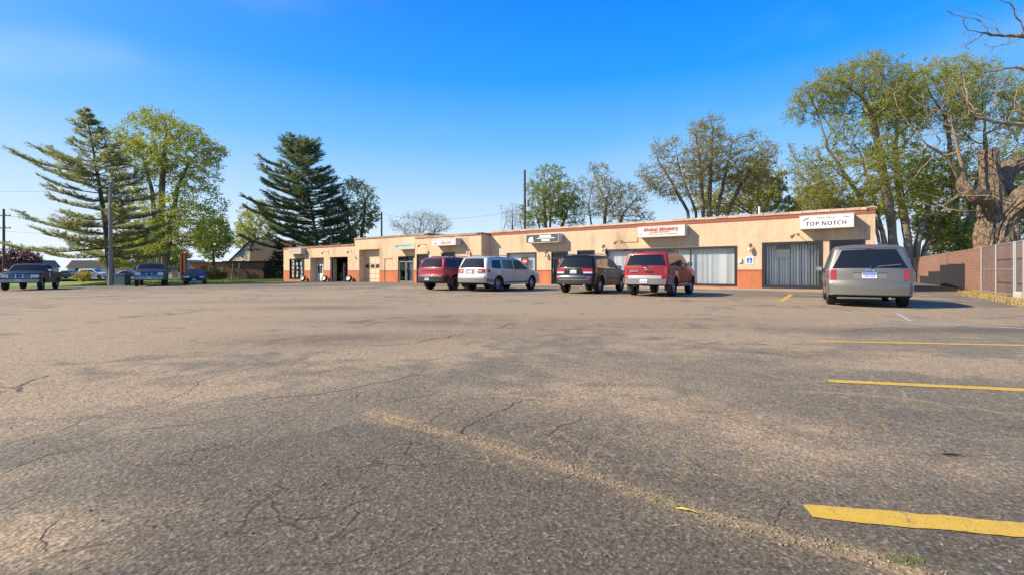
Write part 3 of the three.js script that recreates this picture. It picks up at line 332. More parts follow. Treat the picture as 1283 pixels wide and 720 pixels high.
function gridGeo(nu, nv, fn, flip) { const p = [], uv = [], ix = []; for (let i = 0; i <= nu; i++) for (let j = 0; j <= nv; j++) { p.push(...fn(i, j)); uv.push(i / nu, j / nv); } for (let i = 0; i < nu; i++) for (let j = 0; j < nv; j++) { const a = i * (nv + 1) + j, b = a + nv + 1; flip ? ix.push(a, a + 1, b, b, a + 1, b + 1) : ix.push(a, b, a + 1, b, b + 1, a + 1); } const g = new THREE.BufferGeometry(); g.setAttribute('position', new THREE.Float32BufferAttribute(p, 3)); g.setAttribute('uv', new THREE.Float32BufferAttribute(uv, 2)); g.setIndex(ix); g.computeVertexNormals(); return g; }
function makeCar(sp) {
  const t = thing(sp.name, sp.label, sp.category);
  const U = fillet(sp.top), L = U[U.length - 1][0], w0 = sp.W / 2, belt = sp.belt, tum = sp.tumble ?? .26, RR = sp.round ?? .10, sill = sp.sill ?? .26, xc = L / 2;
  const yTop = x => { let i = 1; while (i < U.length - 1 && U[i][0] < x) i++; const a = U[i - 1], b = U[i]; return lerp(a[1], b[1], clamp((x - a[0]) / (b[0] - a[0] + 1e-9))); };
  const yBot = x => { const e = Math.min(1, Math.min(x, L - x) / .7), base = lerp(x < xc ? U[0][1] : U[U.length - 1][1], sill, sstep(0, 1, e)); let y = base; for (const a of sp.axles) { const d = Math.abs(x - a); if (d < sp.arch) { const q = sp.wheelR * .98 + Math.sqrt(sp.arch * sp.arch - d * d); if (q > y) y = q; } } return Math.min(y, yTop(x)); };
  const Wf = (x, y) => { const k = (belt - y) / belt; let w = w0 - (k > 0 ? .07 * k * k : 0); const up = y - belt; if (up > -.06) { const s = up + .06; w -= s < .12 ? tum * s * s / .24 : tum * (s - .06); } for (const a of sp.axles) { const d = Math.hypot(x - a, y - sp.wheelR); w += (sp.flare ?? .025) * Math.exp(-Math.pow((d - sp.arch - .03) / .09, 2)); } if (sp.ledge) w += .012 * sstep(.02, -.02, Math.abs(y - sp.ledge) - .03); return w; };
  const dist = (x, y) => segDist(x, y, U, 9);
  const warp = (x, y, z) => { const s = x > xc ? 1 : -1, e = Math.pow(Math.abs(x - xc) / xc, 5), b = s > 0 ? sp.bulgeF ?? .2 : sp.bulgeR ?? .1; return [x - s * b * e * Math.pow(Math.abs(z) / w0, 2.4) - xc, y, z]; };
  const sideZ = (x, y) => { const d = Math.min(dist(x, y), RR); return Wf(x, y) - RR + Math.sqrt(Math.max(0, RR * RR - (RR - d) * (RR - d))); };
  const cum = [0]; for (let i = 1; i < U.length; i++) cum.push(cum[i - 1] + Math.hypot(U[i][0] - U[i - 1][0], U[i][1] - U[i - 1][1])); const ST = cum[cum.length - 1];
  const onU = s => { s = clamp(s, 0, ST); let i = 1; while (i < U.length - 1 && cum[i] < s) i++; const a = U[i - 1], b = U[i], l = cum[i] - cum[i - 1] || 1e-9, f = (s - cum[i - 1]) / l; return [lerp(a[0], b[0], f), lerp(a[1], b[1], f), -(b[1] - a[1]) / l, (b[0] - a[0]) / l]; };
  const S = (s, v, off = 0) => { const [x, y, nx, ny] = onU(s), hw = Wf(x, y) - RR, cr = (sp.crown ?? .035) * (1 - v * v) + off; return warp(x + nx * cr, y + ny * cr, v * hw); };
  const sRear = y => { for (let i = 1; i < U.length; i++) if (U[i][1] >= y) return lerp(cum[i - 1], cum[i], clamp((y - U[i - 1][1]) / (U[i][1] - U[i - 1][1] + 1e-9))); return 0; };
  const sFront = y => { for (let i = U.length - 1; i > 0; i--) if (U[i - 1][1] >= y) return lerp(cum[i - 1], cum[i], clamp((U[i - 1][1] - y) / (U[i - 1][1] - U[i][1] + 1e-9))); return ST; };
  const sX = x => { let i = 1; while (i < U.length - 1 && U[i][0] < x) i++; return lerp(cum[i - 1], cum[i], clamp((x - U[i - 1][0]) / (U[i][0] - U[i - 1][0]))); };
  const fS = z => z; // keep signature simple
  const strip = (s0, s1, v0, v1, off = .004, ns = 8, nv = 8) => gridGeo(ns, nv, (i, j) => { const s = lerp(s0, s1, i / ns), f = i / ns; const a = typeof v0 === 'function' ? v0(f) : v0, b = typeof v1 === 'function' ? v1(f) : v1; return S(s, lerp(a, b, j / nv), off); }, true);
  const side = (lo, hi, sg, off = .004, nx = 10, ny = 4) => gridGeo(nx, ny, (i, j) => { const f = i / nx, pick = P => { const k = f * (P.length - 1), n = Math.min(P.length - 2, Math.floor(k)), q = k - n; return [lerp(P[n][0], P[n + 1][0], q), lerp(P[n][1], P[n + 1][1], q)]; }; const a = pick(lo), b = pick(hi), x = lerp(a[0], b[0], j / ny), y = lerp(a[1], b[1], j / ny); return warp(x, y, sg * (sideZ(x, y) + off)); }, sg < 0);
  // shell
  const xs = new Set(U.map(p => p[0])); for (const a of sp.axles) for (let k = 0; k <= 20; k++) xs.add(a - sp.arch * Math.cos(k / 20 * Math.PI)); for (let x = .1; x < L; x += .15) xs.add(x); const cols = [...xs].filter(x => x >= 0 && x <= L).sort((a, b) => a - b).filter((x, i, A) => i === 0 || x - A[i - 1] > .0005);
  const fr = [0, .02, .06, .14, .26, .38, .5, .6, .68, .75, .82, .87, .905, .93, .95, .965, .978, .988, .995, 1];
  const sides = [1, -1].map(sg => gridGeo(cols.length - 1, fr.length - 1, (i, j) => { const x = cols[i], a = yBot(x), b = yTop(x), y = lerp(a, b, fr[j]); return warp(x, y, sg * sideZ(x, y)); }, sg < 0));
  const upper = gridGeo(U.length - 1, 16, (i, j) => S(cum[i], -1 + j / 8), true);
  let shell = mergeGeometries([...sides, upper]); shell.deleteAttribute('normal'); shell.deleteAttribute('uv'); shell = toCreasedNormals(mergeVertices(shell, 2e-4), .7);
  const body = part('body', shell, sp.paint, t);
  part('underbody', gridGeo(cols.length - 1, 4, (i, j) => { const x = cols[i], y = yBot(x); return warp(x, y + .004, (-1 + j / 2) * (Wf(x, y) - RR * (dist(x, y) < .02 ? 1 : .0) - .012)); }, false), VM.under, t);
  const K = { t, S, strip, side, sRear, sFront, sX, sideZ, warp, L, yTop, yBot, xc, w0, both: (name, lo, hi, mat, off, nx, ny) => [1, -1].map(sg => part(name, side(lo, hi, sg, off, nx, ny), mat, t)), mirror: (name, s0, s1, v0, v1, mat, off, ns, nv) => { part(name, strip(s0, s1, v0, v1, off, ns, nv), mat, t); part(name, strip(s0, s1, typeof v1 === 'function' ? f => -v1(f) : -v1, typeof v0 === 'function' ? f => -v0(f) : -v0, off, ns, nv), mat, t); }, put: (name, g, mat, x, y, z, parent = t) => { const m = part(name, g, mat, parent); m.position.set(x - xc, y, z); return m; } };
  // glass
  for (const w of sp.windows || []) K.both('side_window', w[0], w[1], w[2] || VM.glass, .003, 12, 5);
  if (sp.rearWin) { const [y0, y1, a, b] = sp.rearWin; part('rear_window', strip(sRear(y0), sRear(y1), f => -lerp(a, b, f), f => lerp(a, b, f), .004, 8, 12), VM.glass, t); }
  if (sp.shield) { const [xa, xb, a, b] = sp.shield; part('windshield', strip(sX(xa), sX(xb), f => -lerp(a, b, f), f => lerp(a, b, f), .004, 8, 12), sp.shieldMat || VM.glass, t); }
  for (const x of sp.seams || []) K.both('door_seam', [[x, yBot(x) + .12], [x + .018, yBot(x) + .12]], [[x, belt + .02], [x + .018, belt + .02]], VM.seam, .0015, 1, 8);
  for (const [x, y] of sp.handles || []) [1, -1].forEach(sg => K.put('door_handle', rbox(.2, .035, .03, .01), sp.handleMat || VM.trim, x, y, sg * (sideZ(x, y) + .012)));
  // wheels
  const tg = tyreGeo(sp.wheelR, sp.tyreW ?? .24, sp.wheelR * .66), rr = sp.wheelR * .66, rimParts = [new THREE.LatheGeometry([[rr, -.08], [rr - .015, .06], [rr - .03, .075], [rr - .045, .06], [rr - .05, -.06]].map(p => new THREE.Vector2(...p)), 24).rotateX(Math.PI / 2), new THREE.CylinderGeometry(.06, .075, .05, 12).rotateX(Math.PI / 2).translate(0, 0, .05)]; const ns = sp.spokes ?? 5; for (let k = 0; k < ns; k++) { const g = new THREE.CylinderGeometry(.022, .036, rr - .06, 4); g.scale(1.5, 1, .6); g.translate(0, rr / 2 + .02, .045); g.rotateZ(k / ns * Math.PI * 2); rimParts.push(g); }
  const rg = merge(rimParts), disc = new THREE.CylinderGeometry(rr * .93, rr * .93, .02, 20).rotateX(Math.PI / 2);
  for (const a of sp.axles) for (const sg of [1, -1]) { const w = new THREE.Group(); w.name = 'wheel'; w.position.set(a - xc, sp.wheelR, sg * (w0 - (sp.tyreW ?? .24) / 2 - .015)); if (sg < 0) w.rotation.y = Math.PI; w.rotation.z = a * 3; t.add(w); part('tyre', tg, M.rubber, w); part('rim', rg, sp.rim || VM.alloy, w); part('brake_disc', disc, VM.trim, w).position.z = -.01; }
  // mirrors
  if (sp.mirror) { const [x, y] = sp.mirror; for (const sg of [1, -1]) { const z = sg * (Wf(x, y) + .12); const m = K.put('side_mirror', rbox(.13, .17, .2, .05), sp.mirrorMat || sp.paint, x, y + .06, z); part('mirror_glass', rbox(.006, .12, .15, .002, -.068, 0, 0), VM.chrome, m); part('mirror_arm', box(.06, .05, .12, 0, -.04, -sg * .1), VM.trim, m); } }
  if (sp.rails) for (const sg of [1, -1]) { const [xa, xb] = sp.rails, pts = []; for (let k = 0; k <= 8; k++) { const x = lerp(xa, xb, k / 8), y = yTop(x); pts.push([x - xc, y + (k === 0 || k === 8 ? -.02 : .065), sg * (Wf(x, y) - RR - .03)]); } part('roof_rail', tube(pts, .02, 24, 6), sp.railMat || VM.trim, t); }
  if (sp.detail) sp.detail(K);
  return { t, rear: sp.axles[0] - xc, front: sp.axles[1] - xc, K };
}
const HX = .565, HD = .825;                         // the way the parked cars point: into the shop front
function park(c, u, v, flip = false, hx = HX, hd = HD, lift = 0) { const g = ground(u, v), l = Math.hypot(hx, hd), sx = (flip ? -1 : 1) * hx / l, sd = (flip ? -1 : 1) * hd / l, off = flip ? c.front : c.rear; c.t.rotation.order = 'YXZ'; c.t.rotation.y = Math.atan2(sd, sx); const px = g.x - sx * off, pd = g.D - sd * off; c.t.position.set(px, gy(px) + lift, -pd); const s0 = gy(px + sx * 1.4), s1 = gy(px - sx * 1.4); c.t.rotation.z = Math.atan2(s0 - s1, 2.8); const r0 = gy(px + sd * .8), r1 = gy(px - sd * .8); }
function plateOn(K, y, rear, blue, w = .31) { const s = rear ? K.sRear(y) : K.sFront(y), p = K.S(s, 0, .012), p2 = K.S(s + (rear ? .05 : -.05), 0, .012); const m = K.put('license_plate', rbox(.012, .155, w, .004), VM.plate, p[0] + K.xc, p[1], 0); m.rotation.z = -Math.atan2(p2[0] - p[0], p2[1] - p[1]) ; if (blue) part('plate_band', box(.004, .05, w - .02, rear ? -.007 : .007, .045, 0), VM.plateblue, m); part('plate_characters', merge([-.1, -.06, -.02, .03, .07, .11].map(z => box(.003, .055, .022, rear ? -.007 : .007, -.02, z))), VM.plateblue, m); return m; }

// beige minivan
const minivan = makeCar({
  name: 'minivan', label: 'beige silver minivan with a wide dark rear window parked before the end door', category: 'minivan', paint: paint(C(.175, .168, .146), .45),
  W: 1.96, belt: 1.02, tumble: .27, wheelR: .345, arch: .40, axles: [1.05, 4.1], sill: .25, bulgeR: .13, bulgeF: .3, round: .09, ledge: .78,
  top: [[0, .34], [.004, .66, .05], [.05, .72, .05], [.07, 1.04, .1], [.30, 1.63, .06], [.36, 1.70, .1], [1.2, 1.76, .5], [2.7, 1.74, .5], [3.2, 1.64, .3], [4.15, 1.10, .25], [4.85, .92, .3], [5.06, .72, .15], [5.1, .34]],
  windows: [[[[.42, 1.10], [1.55, 1.07]], [[.52, 1.52], [1.50, 1.58]]], [[[1.62, 1.07], [2.75, 1.05]], [[1.60, 1.58], [2.70, 1.58]]], [[[2.83, 1.05], [3.95, 1.05]], [[2.80, 1.58], [3.15, 1.53]]]],
  rearWin: [1.08, 1.60, .98, .84], shield: [3.3, 4.08, .86, .97], seams: [1.58, 2.78, 3.9], handles: [[1.75, .98], [2.95, .98]], handleMat: undefined, mirror: [3.72, 1.03], mirrorMat: paint(C(.07, .13, .24), .3),
  detail: K => {
    part('rear_bumper', K.strip(K.sRear(.36), K.sRear(.68), -1, 1, .03, 6, 16), minivanPaint(), K.t); K.both('bumper_corner', [[.02, .40], [.62, .36]], [[.02, .68], [.62, .66]], minivanPaint(), .012, 8, 4);
    K.mirror('tail_light', K.sRear(.76), K.sRear(1.04), .86, 1.0, VM.lampred, .012, 6, 4); K.both('tail_light', [[.07, .78], [.22, .78]], [[.11, 1.04], [.24, 1.04]], VM.lampred, .008, 4, 4);
    part('plate_recess', K.strip(K.sRear(.80), K.sRear(.95), -.42, .42, .002, 3, 6), std(C(.18, .17, .15), .6), K.t); plateOn(K, .875, true, true, .34);
    part('plate_lip', K.strip(K.sRear(.955), K.sRear(.985), -.44, .44, .02, 2, 6), minivanPaint(), K.t);
    const e = K.S(K.sRear(1.02), 0, .006); const em = K.put('emblem', new THREE.SphereGeometry(1, 16, 8).scale(.01, .035, .085), VM.plateblue, e[0] + K.xc, e[1], 0); part('emblem_rim', new THREE.TorusGeometry(1, .1, 6, 24).rotateY(Math.PI / 2).scale(.06, .037, .088), VM.chrome, em);
    const w = K.S(K.sRear(1.11), .2, .03), w2 = K.S(K.sRear(1.17), .82, .03); part('wiper', bar(w, w2, .012), VM.alloy, K.t); part('wiper_base', rbox(.05, .06, .06, .015, ...K.S(K.sRear(1.1), .05, .02)), VM.trim, K.t);
    part('exhaust', bar([-K.xc + .05, .27, .45], [-K.xc + .6, .27, .45], .035, 10), VM.chrome, K.t);
    part('tailgate_seam', merge([K.strip(K.sRear(.70), K.sRear(1.62), -.875, -.868, .0015, 10, 1), K.strip(K.sRear(.70), K.sRear(1.62), .868, .875, .0015, 10, 1)]), VM.seam, K.t);
    part('spoiler', K.strip(K.sRear(1.63), K.sX(.62), -.95, .95, .018, 4, 12), minivanPaint(), K.t); part('brake_light', K.strip(K.sRear(1.615), K.sRear(1.635), -.12, .12, .02, 2, 3), VM.lampred, K.t);
    K.mirror('headlight', K.sFront(.62), K.sFront(.85), .55, .98, VM.clear, .008);
  }
});
function minivanPaint() { return minivanPaint.m || (minivanPaint.m = paint(C(.175, .168, .146), .45)); }
park(minivan, 1085, 382.2, false, .53, .85);

// red boxy SUV with grey bumpers
const redPaint = paint(C(.27, .004, .009), .1); redPaint.clearcoat = .7;
park(makeCar({
  name: 'sport_utility_vehicle', label: 'bright red boxy SUV with grey plastic bumpers parked before the wide blind covered window', category: 'SUV', paint: redPaint,
  W: 1.86, belt: 1.16, tumble: .20, wheelR: .37, arch: .44, axles: [.95, 3.65], sill: .40, bulgeR: .10, bulgeF: .2, round: .07, flare: .05,
  top: [[0, .48], [.004, .76, .03], [.05, .80, .03], [.07, 1.18, .06], [.20, 1.70, .05], [.26, 1.76, .08], [1.2, 1.80, .3], [2.3, 1.76, .4], [2.6, 1.70, .2], [3.25, 1.22, .15], [4.2, 1.08, .25], [4.45, .85, .1], [4.5, .45]],
  windows: [[[[.32, 1.24], [1.05, 1.22]], [[.38, 1.58], [1.0, 1.60]]], [[[1.12, 1.22], [1.95, 1.20]], [[1.10, 1.60], [1.93, 1.62]]], [[[2.02, 1.20], [3.02, 1.20]], [[2.0, 1.62], [2.56, 1.60]]]],
  rearWin: [1.22, 1.66, .96, .88], shield: [2.66, 3.22, .9, .97], seams: [1.08, 1.98, 3.0], handles: [[1.25, 1.08], [2.15, 1.08]], mirror: [2.85, 1.25], mirrorMat: VM.trim, rim: VM.alloy, spokes: 6, rails: [.5, 2.3],
  detail: K => {
    const gr = std(C(.17, .18, .19), .6); part('rear_bumper', K.strip(K.sRear(.48), K.sRear(.70), -1, 1, .08, 5, 14), gr, K.t); part('bumper_step', K.strip(K.sRear(.70), K.sRear(.765), -.8, .8, .085, 2, 10), std(C(.36, .36, .36), .5), K.t); K.both('bumper_corner', [[.0, .50], [.5, .46]], [[.0, .84], [.42, .80]], gr, .05, 8, 5);
    K.both('wheel_flare', [[1.36, .50], [3.25, .50]], [[1.36, .56], [3.25, .56]], VM.trim, .03, 10, 2);
    K.mirror('tail_light', K.sRear(.88), K.sRear(1.16), .88, 1, VM.lampred, .015); K.both('tail_light', [[.07, .90], [.18, .90]], [[.07, 1.16], [.18, 1.16]], VM.lampred, .008, 3, 3);
    plateOn(K, .60, true, false).translateX(-.085); const s = K.S(K.sRear(1.04), .12, .02); K.put('tailgate_handle', rbox(.03, .07, .26, .012), VM.trim, s[0] + K.xc, .98, .18); K.put('emblem', new THREE.TorusGeometry(.055, .012, 6, 18).rotateY(Math.PI / 2), VM.chrome, s[0] + K.xc, 1.10, .05); K.put('badge', rbox(.012, .05, .36, .005), VM.chrome, s[0] + K.xc - .002, 1.0, -.45);
    const w = K.S(K.sRear(1.20), .1, .03), w2 = K.S(K.sRear(1.27), -.75, .03); part('wiper', bar(w, w2, .013), VM.trim, K.t);
    part('roof_rack', merge([.75, 1.2, 1.65, 2.1].map(x => bar([x - K.xc, K.yTop(x) + .07, -.6], [x - K.xc, K.yTop(x) + .07, .6], .016))), VM.trim, K.t);
    part('step_bar', merge([1, -1].map(sg => bar([1.4 - K.xc, .40, sg * .92], [3.2 - K.xc, .40, sg * .92], .04, 8))), VM.grey, K.t); for (const sg of [1, -1]) K.put('mud_flap', box(.02, .3, .26), VM.trim, .48, .38, sg * .78);
    K.put('spare_wheel', tyreGeo(.34, .2).rotateX(Math.PI / 2), M.rubber, .62, .50, 0); part('exhaust', bar([-K.xc + .0, .42, -.45], [-K.xc + .5, .44, -.45], .03, 8), VM.grey, K.t); K.mirror('headlight', K.sFront(.72), K.sFront(.95), .6, .98, VM.clear, .01);
  }
}), 817.5, 370, false, .57, .82);

// black SUV
const blackPaint = paint(C(.004, .0045, .006), .0); blackPaint.clearcoat = .45; blackPaint.specularIntensity = .5;
park(makeCar({
  name: 'sport_utility_vehicle', label: 'glossy black SUV with split red tail lights beside the bright red boxy SUV', category: 'SUV', paint: blackPaint,
  W: 1.92, belt: 1.10, tumble: .30, wheelR: .385, arch: .44, axles: [.98, 3.88], sill: .33, bulgeR: .14, bulgeF: .26, round: .10, flare: .03,
  top: [[0, .42], [.004, .72, .05], [.06, .80, .05], [.09, 1.12, .1], [.36, 1.62, .05], [.44, 1.69, .08], [1.4, 1.75, .4], [2.4, 1.71, .4], [2.8, 1.62, .3], [3.6, 1.15, .2], [4.5, 1.02, .25], [4.75, .8, .12], [4.8, .40]],
  windows: [[[[.50, 1.22], [1.18, 1.14]], [[.62, 1.50], [1.15, 1.56]], VM.paleglass], [[[1.25, 1.14], [2.10, 1.12]], [[1.23, 1.56], [2.08, 1.58]], VM.paleglass], [[[2.17, 1.12], [3.38, 1.12]], [[2.15, 1.58], [2.72, 1.53]], VM.paleglass]],
  rearWin: [1.17, 1.60, .94, .84], shield: [2.88, 3.55, .86, .96], seams: [1.22, 2.14, 3.3], handles: [[1.35, 1.02], [2.28, 1.02]], handleMat: VM.chrome, mirror: [3.12, 1.14], rails: [.7, 2.4], railMat: VM.alloy,
  detail: K => {
    K.mirror('tail_light', K.sRear(.98), K.sRear(1.12), .48, 1.0, VM.lampred, .02, 4, 6); K.mirror('reverse_light', K.sRear(.90), K.sRear(.975), .55, 1.0, VM.clear, .018, 3, 6); K.both('tail_light', [[.09, .94], [.34, .98]], [[.12, 1.12], [.42, 1.10]], VM.lampred, .008, 4, 3);
    part('chrome_strip', K.strip(K.sRear(.735), K.sRear(.765), -1, 1, .03, 2, 14), VM.chrome, K.t); plateOn(K, .97, true, false); part('rear_bumper', K.strip(K.sRear(.44), K.sRear(.73), -1, 1, .035, 5, 14), std(C(.025, .026, .028), .5), K.t); part('lower_strip', K.strip(K.sRear(.60), K.sRear(.635), -.85, .85, .045, 2, 10), VM.grey, K.t);
    K.mirror('reflector', K.sRear(.66), K.sRear(.72), .78, .98, VM.red, .045, 2, 4); part('spoiler', K.strip(K.sRear(1.61), K.sX(.7), -.96, .96, .02, 4, 12), blackPaint, K.t); const s = K.S(K.sRear(1.12), 0, .01); K.put('badge', rbox(.012, .04, .16, .005), VM.chrome, s[0] + K.xc, 1.10, 0);
    part('window_trim', K.side([[.5, 1.20], [3.4, 1.10]], [[.5, 1.222], [3.4, 1.122]], 1, .006, 10, 1), VM.chrome, K.t); for (const z of [-.5, .5]) part('exhaust', bar([-K.xc + .06, .40, z], [-K.xc + .5, .40, z], .045, 10), VM.chrome, K.t); K.mirror('headlight', K.sFront(.72), K.sFront(.9), .55, .98, VM.clear, .01);
  }
}), 729, 366.9, false, .53, .85);

// silver SUV
const silver = paint(C(.52, .50, .46), .35);
park(makeCar({
  name: 'sport_utility_vehicle', label: 'long silver SUV with wide red tail lights parked beside the dark red SUV', category: 'SUV', paint: silver,
  W: 1.99, belt: 1.08, tumble: .27, wheelR: .37, arch: .43, axles: [1.08, 4.08], sill: .32, bulgeR: .14, bulgeF: .28, round: .11, ledge: .82,
  top: [[0, .44], [.004, .76, .05], [.05, .80, .05], [.08, 1.12, .1], [.36, 1.64, .05], [.44, 1.70, .1], [1.3, 1.76, .4], [2.6, 1.72, .5], [3.1, 1.63, .3], [3.95, 1.14, .25], [4.8, .98, .3], [5.04, .8, .12], [5.08, .38]],
  windows: [[[[.52, 1.16], [1.32, 1.13]], [[.62, 1.54], [1.32, 1.58]]], [[[1.46, 1.13], [2.35, 1.10]], [[1.46, 1.58], [2.33, 1.60]], VM.paleglass], [[[2.42, 1.10], [3.65, 1.10]], [[2.40, 1.60], [2.98, 1.55]], VM.paleglass]],
  rearWin: [1.16, 1.62, .95, .86], shield: [3.18, 3.88, .86, .96], seams: [1.4, 2.38, 3.6], handles: [[1.6, 1.0], [2.55, 1.0]], handleMat: silver, mirror: [3.4, 1.12], rails: [.8, 2.7], railMat: VM.alloy, rim: VM.alloy, spokes: 6,
  detail: K => {
    K.mirror('tail_light', K.sRear(.92), K.sRear(1.10), .56, 1.0, VM.lampred, .02, 4, 6); K.both('tail_light', [[.08, .94], [.34, .96]], [[.11, 1.10], [.36, 1.08]], VM.lampred, .008, 4, 3); K.mirror('reverse_light', K.sRear(.98), K.sRear(1.03), .6, .8, VM.clear, .026, 2, 3);
    part('plate_recess', K.strip(K.sRear(.86), K.sRear(1.06), -.28, .28, .003, 3, 6), VM.grey, K.t); plateOn(K, .95, true, false); part('chrome_bar', K.strip(K.sRear(1.06), K.sRear(1.10), -.34, .34, .025, 2, 8), VM.chrome, K.t); part('lower_bumper', K.strip(K.sRear(.45), K.sRear(.64), -1, 1, .03, 4, 14), VM.grey, K.t); part('rear_bumper', K.strip(K.sRear(.645), K.sRear(.78), -1, 1, .035, 4, 14), silver, K.t); K.both('bumper_corner', [[.02, .47], [.62, .44]], [[.02, .64], [.62, .60]], VM.grey, .012, 8, 3);
    K.both('rocker_trim', [[1.55, .36], [3.6, .36]], [[1.55, .48], [3.6, .48]], VM.grey, .01, 6, 2); part('step_bar', merge([1, -1].map(sg => bar([1.6 - K.xc, .36, sg * 1.0], [3.55 - K.xc, .36, sg * 1.0], .035, 8))), VM.chrome, K.t); part('spoiler', K.strip(K.sRear(1.63), K.sX(.75), -.96, .96, .02, 4, 12), silver, K.t); K.mirror('headlight', K.sFront(.7), K.sFront(.92), .55, .98, VM.clear, .01);
    const w = K.S(K.sRear(1.19), 0, .02), w2 = K.S(K.sRear(1.25), .6, .02); part('wiper', bar(w, w2, .012), VM.trim, K.t);
  }
}), 606, 364.3, false, .60, .80);

// dark red SUV with black roof
const crimson = paint(C(.27, .008, .014), .4);
park(makeCar({
  name: 'sport_utility_vehicle', label: 'dark red SUV with a black roof and roof rails parked under the BRAIDS sign', category: 'SUV', paint: crimson,
  W: 2.0, belt: 1.12, tumble: .30, wheelR: .38, arch: .45, axles: [1.0, 4.02], sill: .34, bulgeR: .16, bulgeF: .28, round: .11, flare: .045,
  top: [[0, .46], [.004, .78, .05], [.05, .82, .05], [.08, 1.16, .1], [.38, 1.66, .05], [.46, 1.72, .1], [1.3, 1.77, .4], [2.5, 1.73, .5], [3.0, 1.64, .3], [3.8, 1.17, .25], [4.75, 1.04, .3], [5.0, .84, .12], [5.05, .40]],
  windows: [[[[.50, 1.22], [1.30, 1.18]], [[.64, 1.62], [1.30, 1.63]]], [[[1.34, 1.18], [2.28, 1.15]], [[1.34, 1.63], [2.26, 1.64]]], [[[2.33, 1.15], [3.5, 1.15]], [[2.31, 1.64], [2.92, 1.58]]]],
  rearWin: [1.20, 1.64, .97, .90], shield: [3.08, 3.74, .86, .96], seams: [1.32, 2.3, 3.45], handles: [[1.5, 1.05], [2.45, 1.05]], mirror: [3.26, 1.16], mirrorMat: VM.trim, rails: [.8, 2.6], rim: VM.black, spokes: 8,
  detail: K => {
    part('black_roof', K.strip(K.sRear(1.65), K.sX(3.02), -1, 1, .006, 16, 12), VM.glass, K.t); K.both('black_pillar', [[.30, 1.30], [.50, 1.22]], [[.46, 1.64], [.64, 1.63]], VM.glass, .003, 3, 4); K.mirror('tail_light', K.sRear(.98), K.sRear(1.12), .55, 1.0, VM.lampred, .02, 4, 6); K.both('tail_light', [[.08, .99], [.38, 1.0]], [[.11, 1.12], [.42, 1.08]], VM.lampred, .008, 4, 3);
    part('lower_bumper', K.strip(K.sRear(.47), K.sRear(.70), -1, 1, .04, 4, 14), VM.trim, K.t); K.both('wheel_cladding', [[.02, .50], [.52, .48]], [[.02, .72], [.52, .78]], VM.trim, .014, 8, 4); part('bumper_strip', K.strip(K.sRear(.72), K.sRear(.75), -.95, .95, .035, 2, 12), VM.alloy, K.t); plateOn(K, .60, true, true).translateX(-.05); part('badge', K.strip(K.sRear(1.02), K.sRear(1.06), -.4, .4, .01, 1, 6), VM.trim, K.t); K.both('rocker_trim', [[1.5, .38], [3.55, .38]], [[1.5, .50], [3.55, .50]], VM.trim, .012, 6, 2); K.mirror('headlight', K.sFront(.74), K.sFront(.92), .55, .98, VM.clear, .01);
    part('wheel_trim_ring', merge([.1].map(() => new THREE.TorusGeometry(.24, .012, 6, 24).translate(1.0 - K.xc, .38, 1.0 - .01))), VM.alloy, K.t);
  }
}), 553, 363, false, .58, .815);

// old dark pickup facing the camera
function pickup(sp) {
  return makeCar({ category: 'pickup truck', bulgeR: .04, bulgeF: .16, flare: .03, ...sp, detail: K => {
    const f = K.sFront; part('grille', K.strip(f(sp.gr[0]), f(sp.gr[1]), -.62, .62, .012, 5, 10), VM.black, K.t); part('grille_bars', merge([...[0, .48, .92].map(k => K.strip(f(lerp(sp.gr[0], sp.gr[1], k)), f(lerp(sp.gr[0], sp.gr[1], k + .05)), -.62, .62, .02, 1, 8)), ...[-.62, -.2, .17, .59].map(v => K.strip(f(sp.gr[0]), f(sp.gr[1]), v, v + .03, .02, 2, 1))]), VM.chrome, K.t);
    K.mirror('headlight', f(sp.gr[0] + .02), f(sp.gr[1] - .01), .64, .98, VM.clear, .014, 4, 6); if (sp.amber) K.mirror('turn_signal', f(sp.gr[0] + .01), f(sp.gr[0] + .05), .64, .98, VM.amber, .022, 2, 6); K.both('turn_signal', [[K.L - .34, sp.gr[0] + .03], [K.L - .16, sp.gr[0] + .03]], [[K.L - .34, sp.gr[1]], [K.L - .16, sp.gr[1]]], sp.amber ? VM.amber : VM.clear, .008, 3, 3);
    part('front_bumper', K.strip(f(sp.bp[0]), f(sp.bp[1]), -1, 1, .09, 4, 14), sp.bpMat || VM.bumper, K.t); K.both('bumper_corner', [[K.L - .3, sp.bp[0]], [K.L - .04, sp.bp[0]]], [[K.L - .3, sp.bp[1]], [K.L - .04, sp.bp[1]]], sp.bpMat || VM.bumper, .03, 4, 3); plateOn(K, (sp.bp[0] + sp.bp[1]) / 2, false, false).translateX(.10);
    const e = K.S(f((sp.gr[0] + sp.gr[1]) / 2), 0, .03); K.put('emblem', new THREE.SphereGeometry(1, 14, 8).scale(.012, .045, .11), VM.plateblue, e[0] + K.xc, e[1], 0);
    K.both('body_line', [[.1, sp.belt - .22], [K.L - .4, sp.belt - .22]], [[.1, sp.belt - .20], [K.L - .4, sp.belt - .20]], VM.trim, .006, 16, 1); if (sp.more) sp.more(K);
  } });
}
